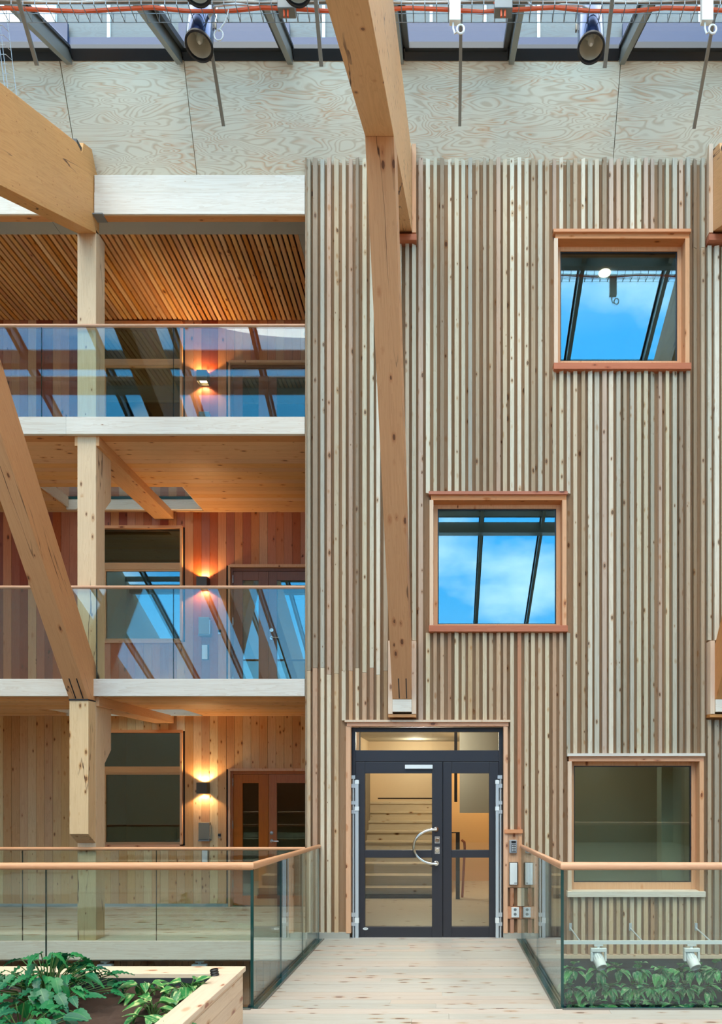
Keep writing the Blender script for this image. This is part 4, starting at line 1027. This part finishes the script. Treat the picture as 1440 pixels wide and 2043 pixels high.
# ================================================================== plants
def leaf_mesh(name, mat, L_, Wd, lobes, droop, fold, seg=7):
    q = MB(); vs_ = []; fs = []
    for i in range(seg+1):
        t_ = i/seg
        w = Wd*(math.sin(math.pi*min(1, t_**.62*.97+.03))**.8)*(1-.25*t_)
        if lobes and i % 2 == 0 and 0 < i < seg: w *= 1-lobes
        if i == seg: w = 0.0006
        yy = L_*t_; zz = -droop*L_*t_*t_
        b_ = -.12*L_ if (i == 0) else 0
        vs_ += [(-w, yy+b_*(1 if w > .01 else 0), zz+fold*w+(.006*(-1)**i if lobes else 0)), (0, yy, zz), (w, yy+b_*(1 if w > .01 else 0), zz+fold*w-(.006*(-1)**i if lobes else 0))]
    for i in range(seg):
        a = i*3; fs += [(a, a+1, a+4, a+3), (a+1, a+2, a+5, a+4)]
    me_ = bpy.data.meshes.new(name); me_.from_pydata(vs_, [], fs); me_.materials.append(mat)
    for p in me_.polygons: p.use_smooth = True
    return me_
LM = {'phil': [leaf_mesh('leaf', M['leaf'], .17, .052, .24, d_, .25, 11) for d_ in (.15, .35, .55)],
      'poth': [leaf_mesh('leaf', M['pothos'], .125, .040, 0, d_, .3) for d_ in (.2, .45)],
      'wall': [leaf_mesh('leaf', M['pothos_wall'], .135, .050, 0, d_, .3) for d_ in (.2, .45)]}
def put_leaf(root, meshes, p, az, el, sc, roll=0):
    o = bpy.data.objects.new('leaf', R.choice(meshes)); C.objects.link(o); o.parent = root
    o.location = p
    o.rotation_euler = (Matrix.Rotation(az, 3, 'Z') @ Matrix.Rotation(el, 3, 'X') @ Matrix.Rotation(roll, 3, 'Y')).to_euler()
    o.scale = (sc, sc, sc)
    return o
def bush(name, lab, cat, base, meshes, n, rad, hgt, sc, group=None, el=(-.7, .45), face=None):
    t = thing(name, lab, cat, base, group); st = MB()
    for k_ in range(n):
        a_ = 2.4*k_+R.uniform(-.4, .4); rr = rad*math.sqrt((k_+.5)/n)*R.uniform(.75, 1.1); hh = hgt*(1-.65*(rr/rad)**1.5)*R.uniform(.6, 1.1)
        p = Vector((rr*math.cos(a_), rr*math.sin(a_), hh))
        put_leaf(t, meshes, p, a_-math.pi/2+R.uniform(-.6, .6), R.uniform(*el), sc*R.uniform(.75, 1.15), R.uniform(-.4, .4))
        st.tube([Vector(base)+Vector((p.x*.15, p.y*.15, 0)), Vector(base)+Vector((p.x*.55, p.y*.55, hh*.75)), Vector(base)+p], .0035, 4)
    st.build('stem', M['stem'], t)
    return t

# planter
px1, pyb, pzr = -1.40, -3.50, .582
pl = thing('planter_box', 'pale pine planter box with soil in the near corner of the deck', 'planter', (-3.2, -4.4, ZD))
rw = .20; pxl, pyf = -6.2, -5.5
bx('rim_board', M['planter'], pl, pxl, px1, pyb-.20, pyb, pzr-.035, pzr, bevel=.004)
bx('rim_board', M['planter_y'], pl, px1-.15, px1, pyf, pyb-.201, pzr-.035, pzr, bevel=.004)
z = ZD+.002; 
while z < pzr-.04:
    z2 = min(z+.098, pzr-.036)
    bx('side_board', M['planter_y'], pl, px1-.045, px1-.015, pyf, pyb-.02, z, z2-.002, bevel=.002); bx('side_board', M['planter'], pl, pxl, px1-.046, pyb-.05, pyb-.02, z, z2-.002)
    z = z2
bx('liner', M['felt'], pl, pxl, px1-.12, pyb-.20, pyb-.19, ZD+.1, pzr-.03)
# soil with an uneven surface
q = MB(); nx, ny = 200, 84; xs = [pxl+.05+(px1-.12-pxl-.05)*i/nx for i in range(nx+1)]; ysl = [pyf+(pyb-.2-pyf)*j/ny for j in range(ny+1)]
vs_ = [(xx, yy, pzr-.10+.035*noise.noise(Vector((xx*4, yy*4, 0)))+.03*noise.noise(Vector((xx*13, yy*13, 3)))+.016*noise.noise(Vector((xx*37, yy*37, 7)))) for yy in ysl for xx in xs]
q.add(vs_, [(j*(nx+1)+i, j*(nx+1)+i+1, (j+1)*(nx+1)+i+1, (j+1)*(nx+1)+i) for j in range(ny) for i in range(nx)])
so_ = q.build('soil', M['soil'], pl, True); so_['kind'] = 'stuff'
zs = pzr-.11
hs = thing('corrugated_hose', 'short black corrugated hose sticking out of the planter corner', 'hose', (gx(433, -3.72), -3.78, zs))
hp0 = Vector((gx(437, -3.72), -3.75, zs)); hp1 = hp0+Vector((-.025, 0, .15))
q = MB(); prof = []
for k_ in range(20): prof += [(k_*.0082, .024 if k_ % 2 else .029)]
q.lathe(prof, hp0, hp1-hp0, 20); q.build('hose_body', M['hose'], hs, True)
def soilpt(px, py):
    s = (py-VY)/(EZ-zs); d = F/s; return Vector(((px-VX)/s, d-D0, zs))
bush('philodendron', 'large dark green lobed philodendron filling the planter corner', 'plant', soilpt(95, 2012), LM['phil'], 115, .40, .34, .78)
bush('philodendron', 'lobed philodendron at the bottom photo edge, in front of the large one', 'plant', soilpt(40, 2085), LM['phil'], 44, .26, .24, .8)
for (x_, y_, n_, r_, h_, s_, lab) in ((378, 1996, 26, .13, .16, .95, 'variegated pothos closest to the black hose'), (290, 1994, 16, .11, .14, .9, 'small pothos beside the philodendron at the back of the soil'),
                              (305, 2034, 16, .11, .12, .95, 'bright pothos in the middle of the bare soil'), (340, 2066, 16, .12, .10, .95, 'pothos at the bottom edge of the photo')):
    bush('pothos', lab, 'plant', soilpt(x_, y_), LM['poth'], n_, r_, h_, s_, 'pothos in the planter')

# plant wall
pw_ = struct('wall_plants', 'dark felt plant wall panel below the battens', 'plant wall', (3, .02, -2))
bx('felt_panel', M['felt'], pw_, gx(1050), X1, .0, .054, -3.2, gz(1912))
rows = [1932, 1968, 2002, 2036]
for ri_, ry in enumerate(rows):
    bx('felt_pocket', M['felt'], pw_, gx(1110), X1, -.05, -.001, gz(ry+10), gz(ry+1))
n_ = 0
for ri_, ry in enumerate(rows):
    px_ = 1138+R.uniform(-6, 4); cnt = 0
    while px_ < 1455:
        o_ = at(px_, ry, -.05)
        where = ['top', 'second', 'third', 'fourth', 'fifth'][ri_]
        nth = ['first', 'second', 'third', 'fourth', 'fifth', 'sixth', 'seventh', 'eighth', 'ninth', 'tenth', 'eleventh', 'twelfth'][cnt]; cnt += 1
        t = thing('wall_pothos', f'{nth} pothos tuft from the bridge in the {where} row of the plant wall', 'plant', o_, f'pothos in the {where} row of the plant wall')
        st = MB()
        for k_ in range(R.randint(12, 15)):
            a_ = R.uniform(0, 2*math.pi); rr = R.uniform(.01, .10); p = Vector((rr*math.cos(a_), -R.uniform(.02, .11), rr*math.sin(a_)*.75))
            o = bpy.data.objects.new('leaf', R.choice(LM['wall'])); C.objects.link(o); o.parent = t; o.location = p
            dv = Vector((math.cos(a_)*.9, -.55, math.sin(a_)*.8-.25)).normalized()
            o.rotation_euler = dv.to_track_quat('Y', 'Z').to_euler(); sc = R.uniform(.7, 1.15); o.scale = (sc, sc, sc)
            st.tube([o_, o_+p*.6+Vector((0, -.01, 0)), o_+p], .003, 4)
        st.build('stem', M['stem'], t)
        px_ += R.uniform(33, 46)
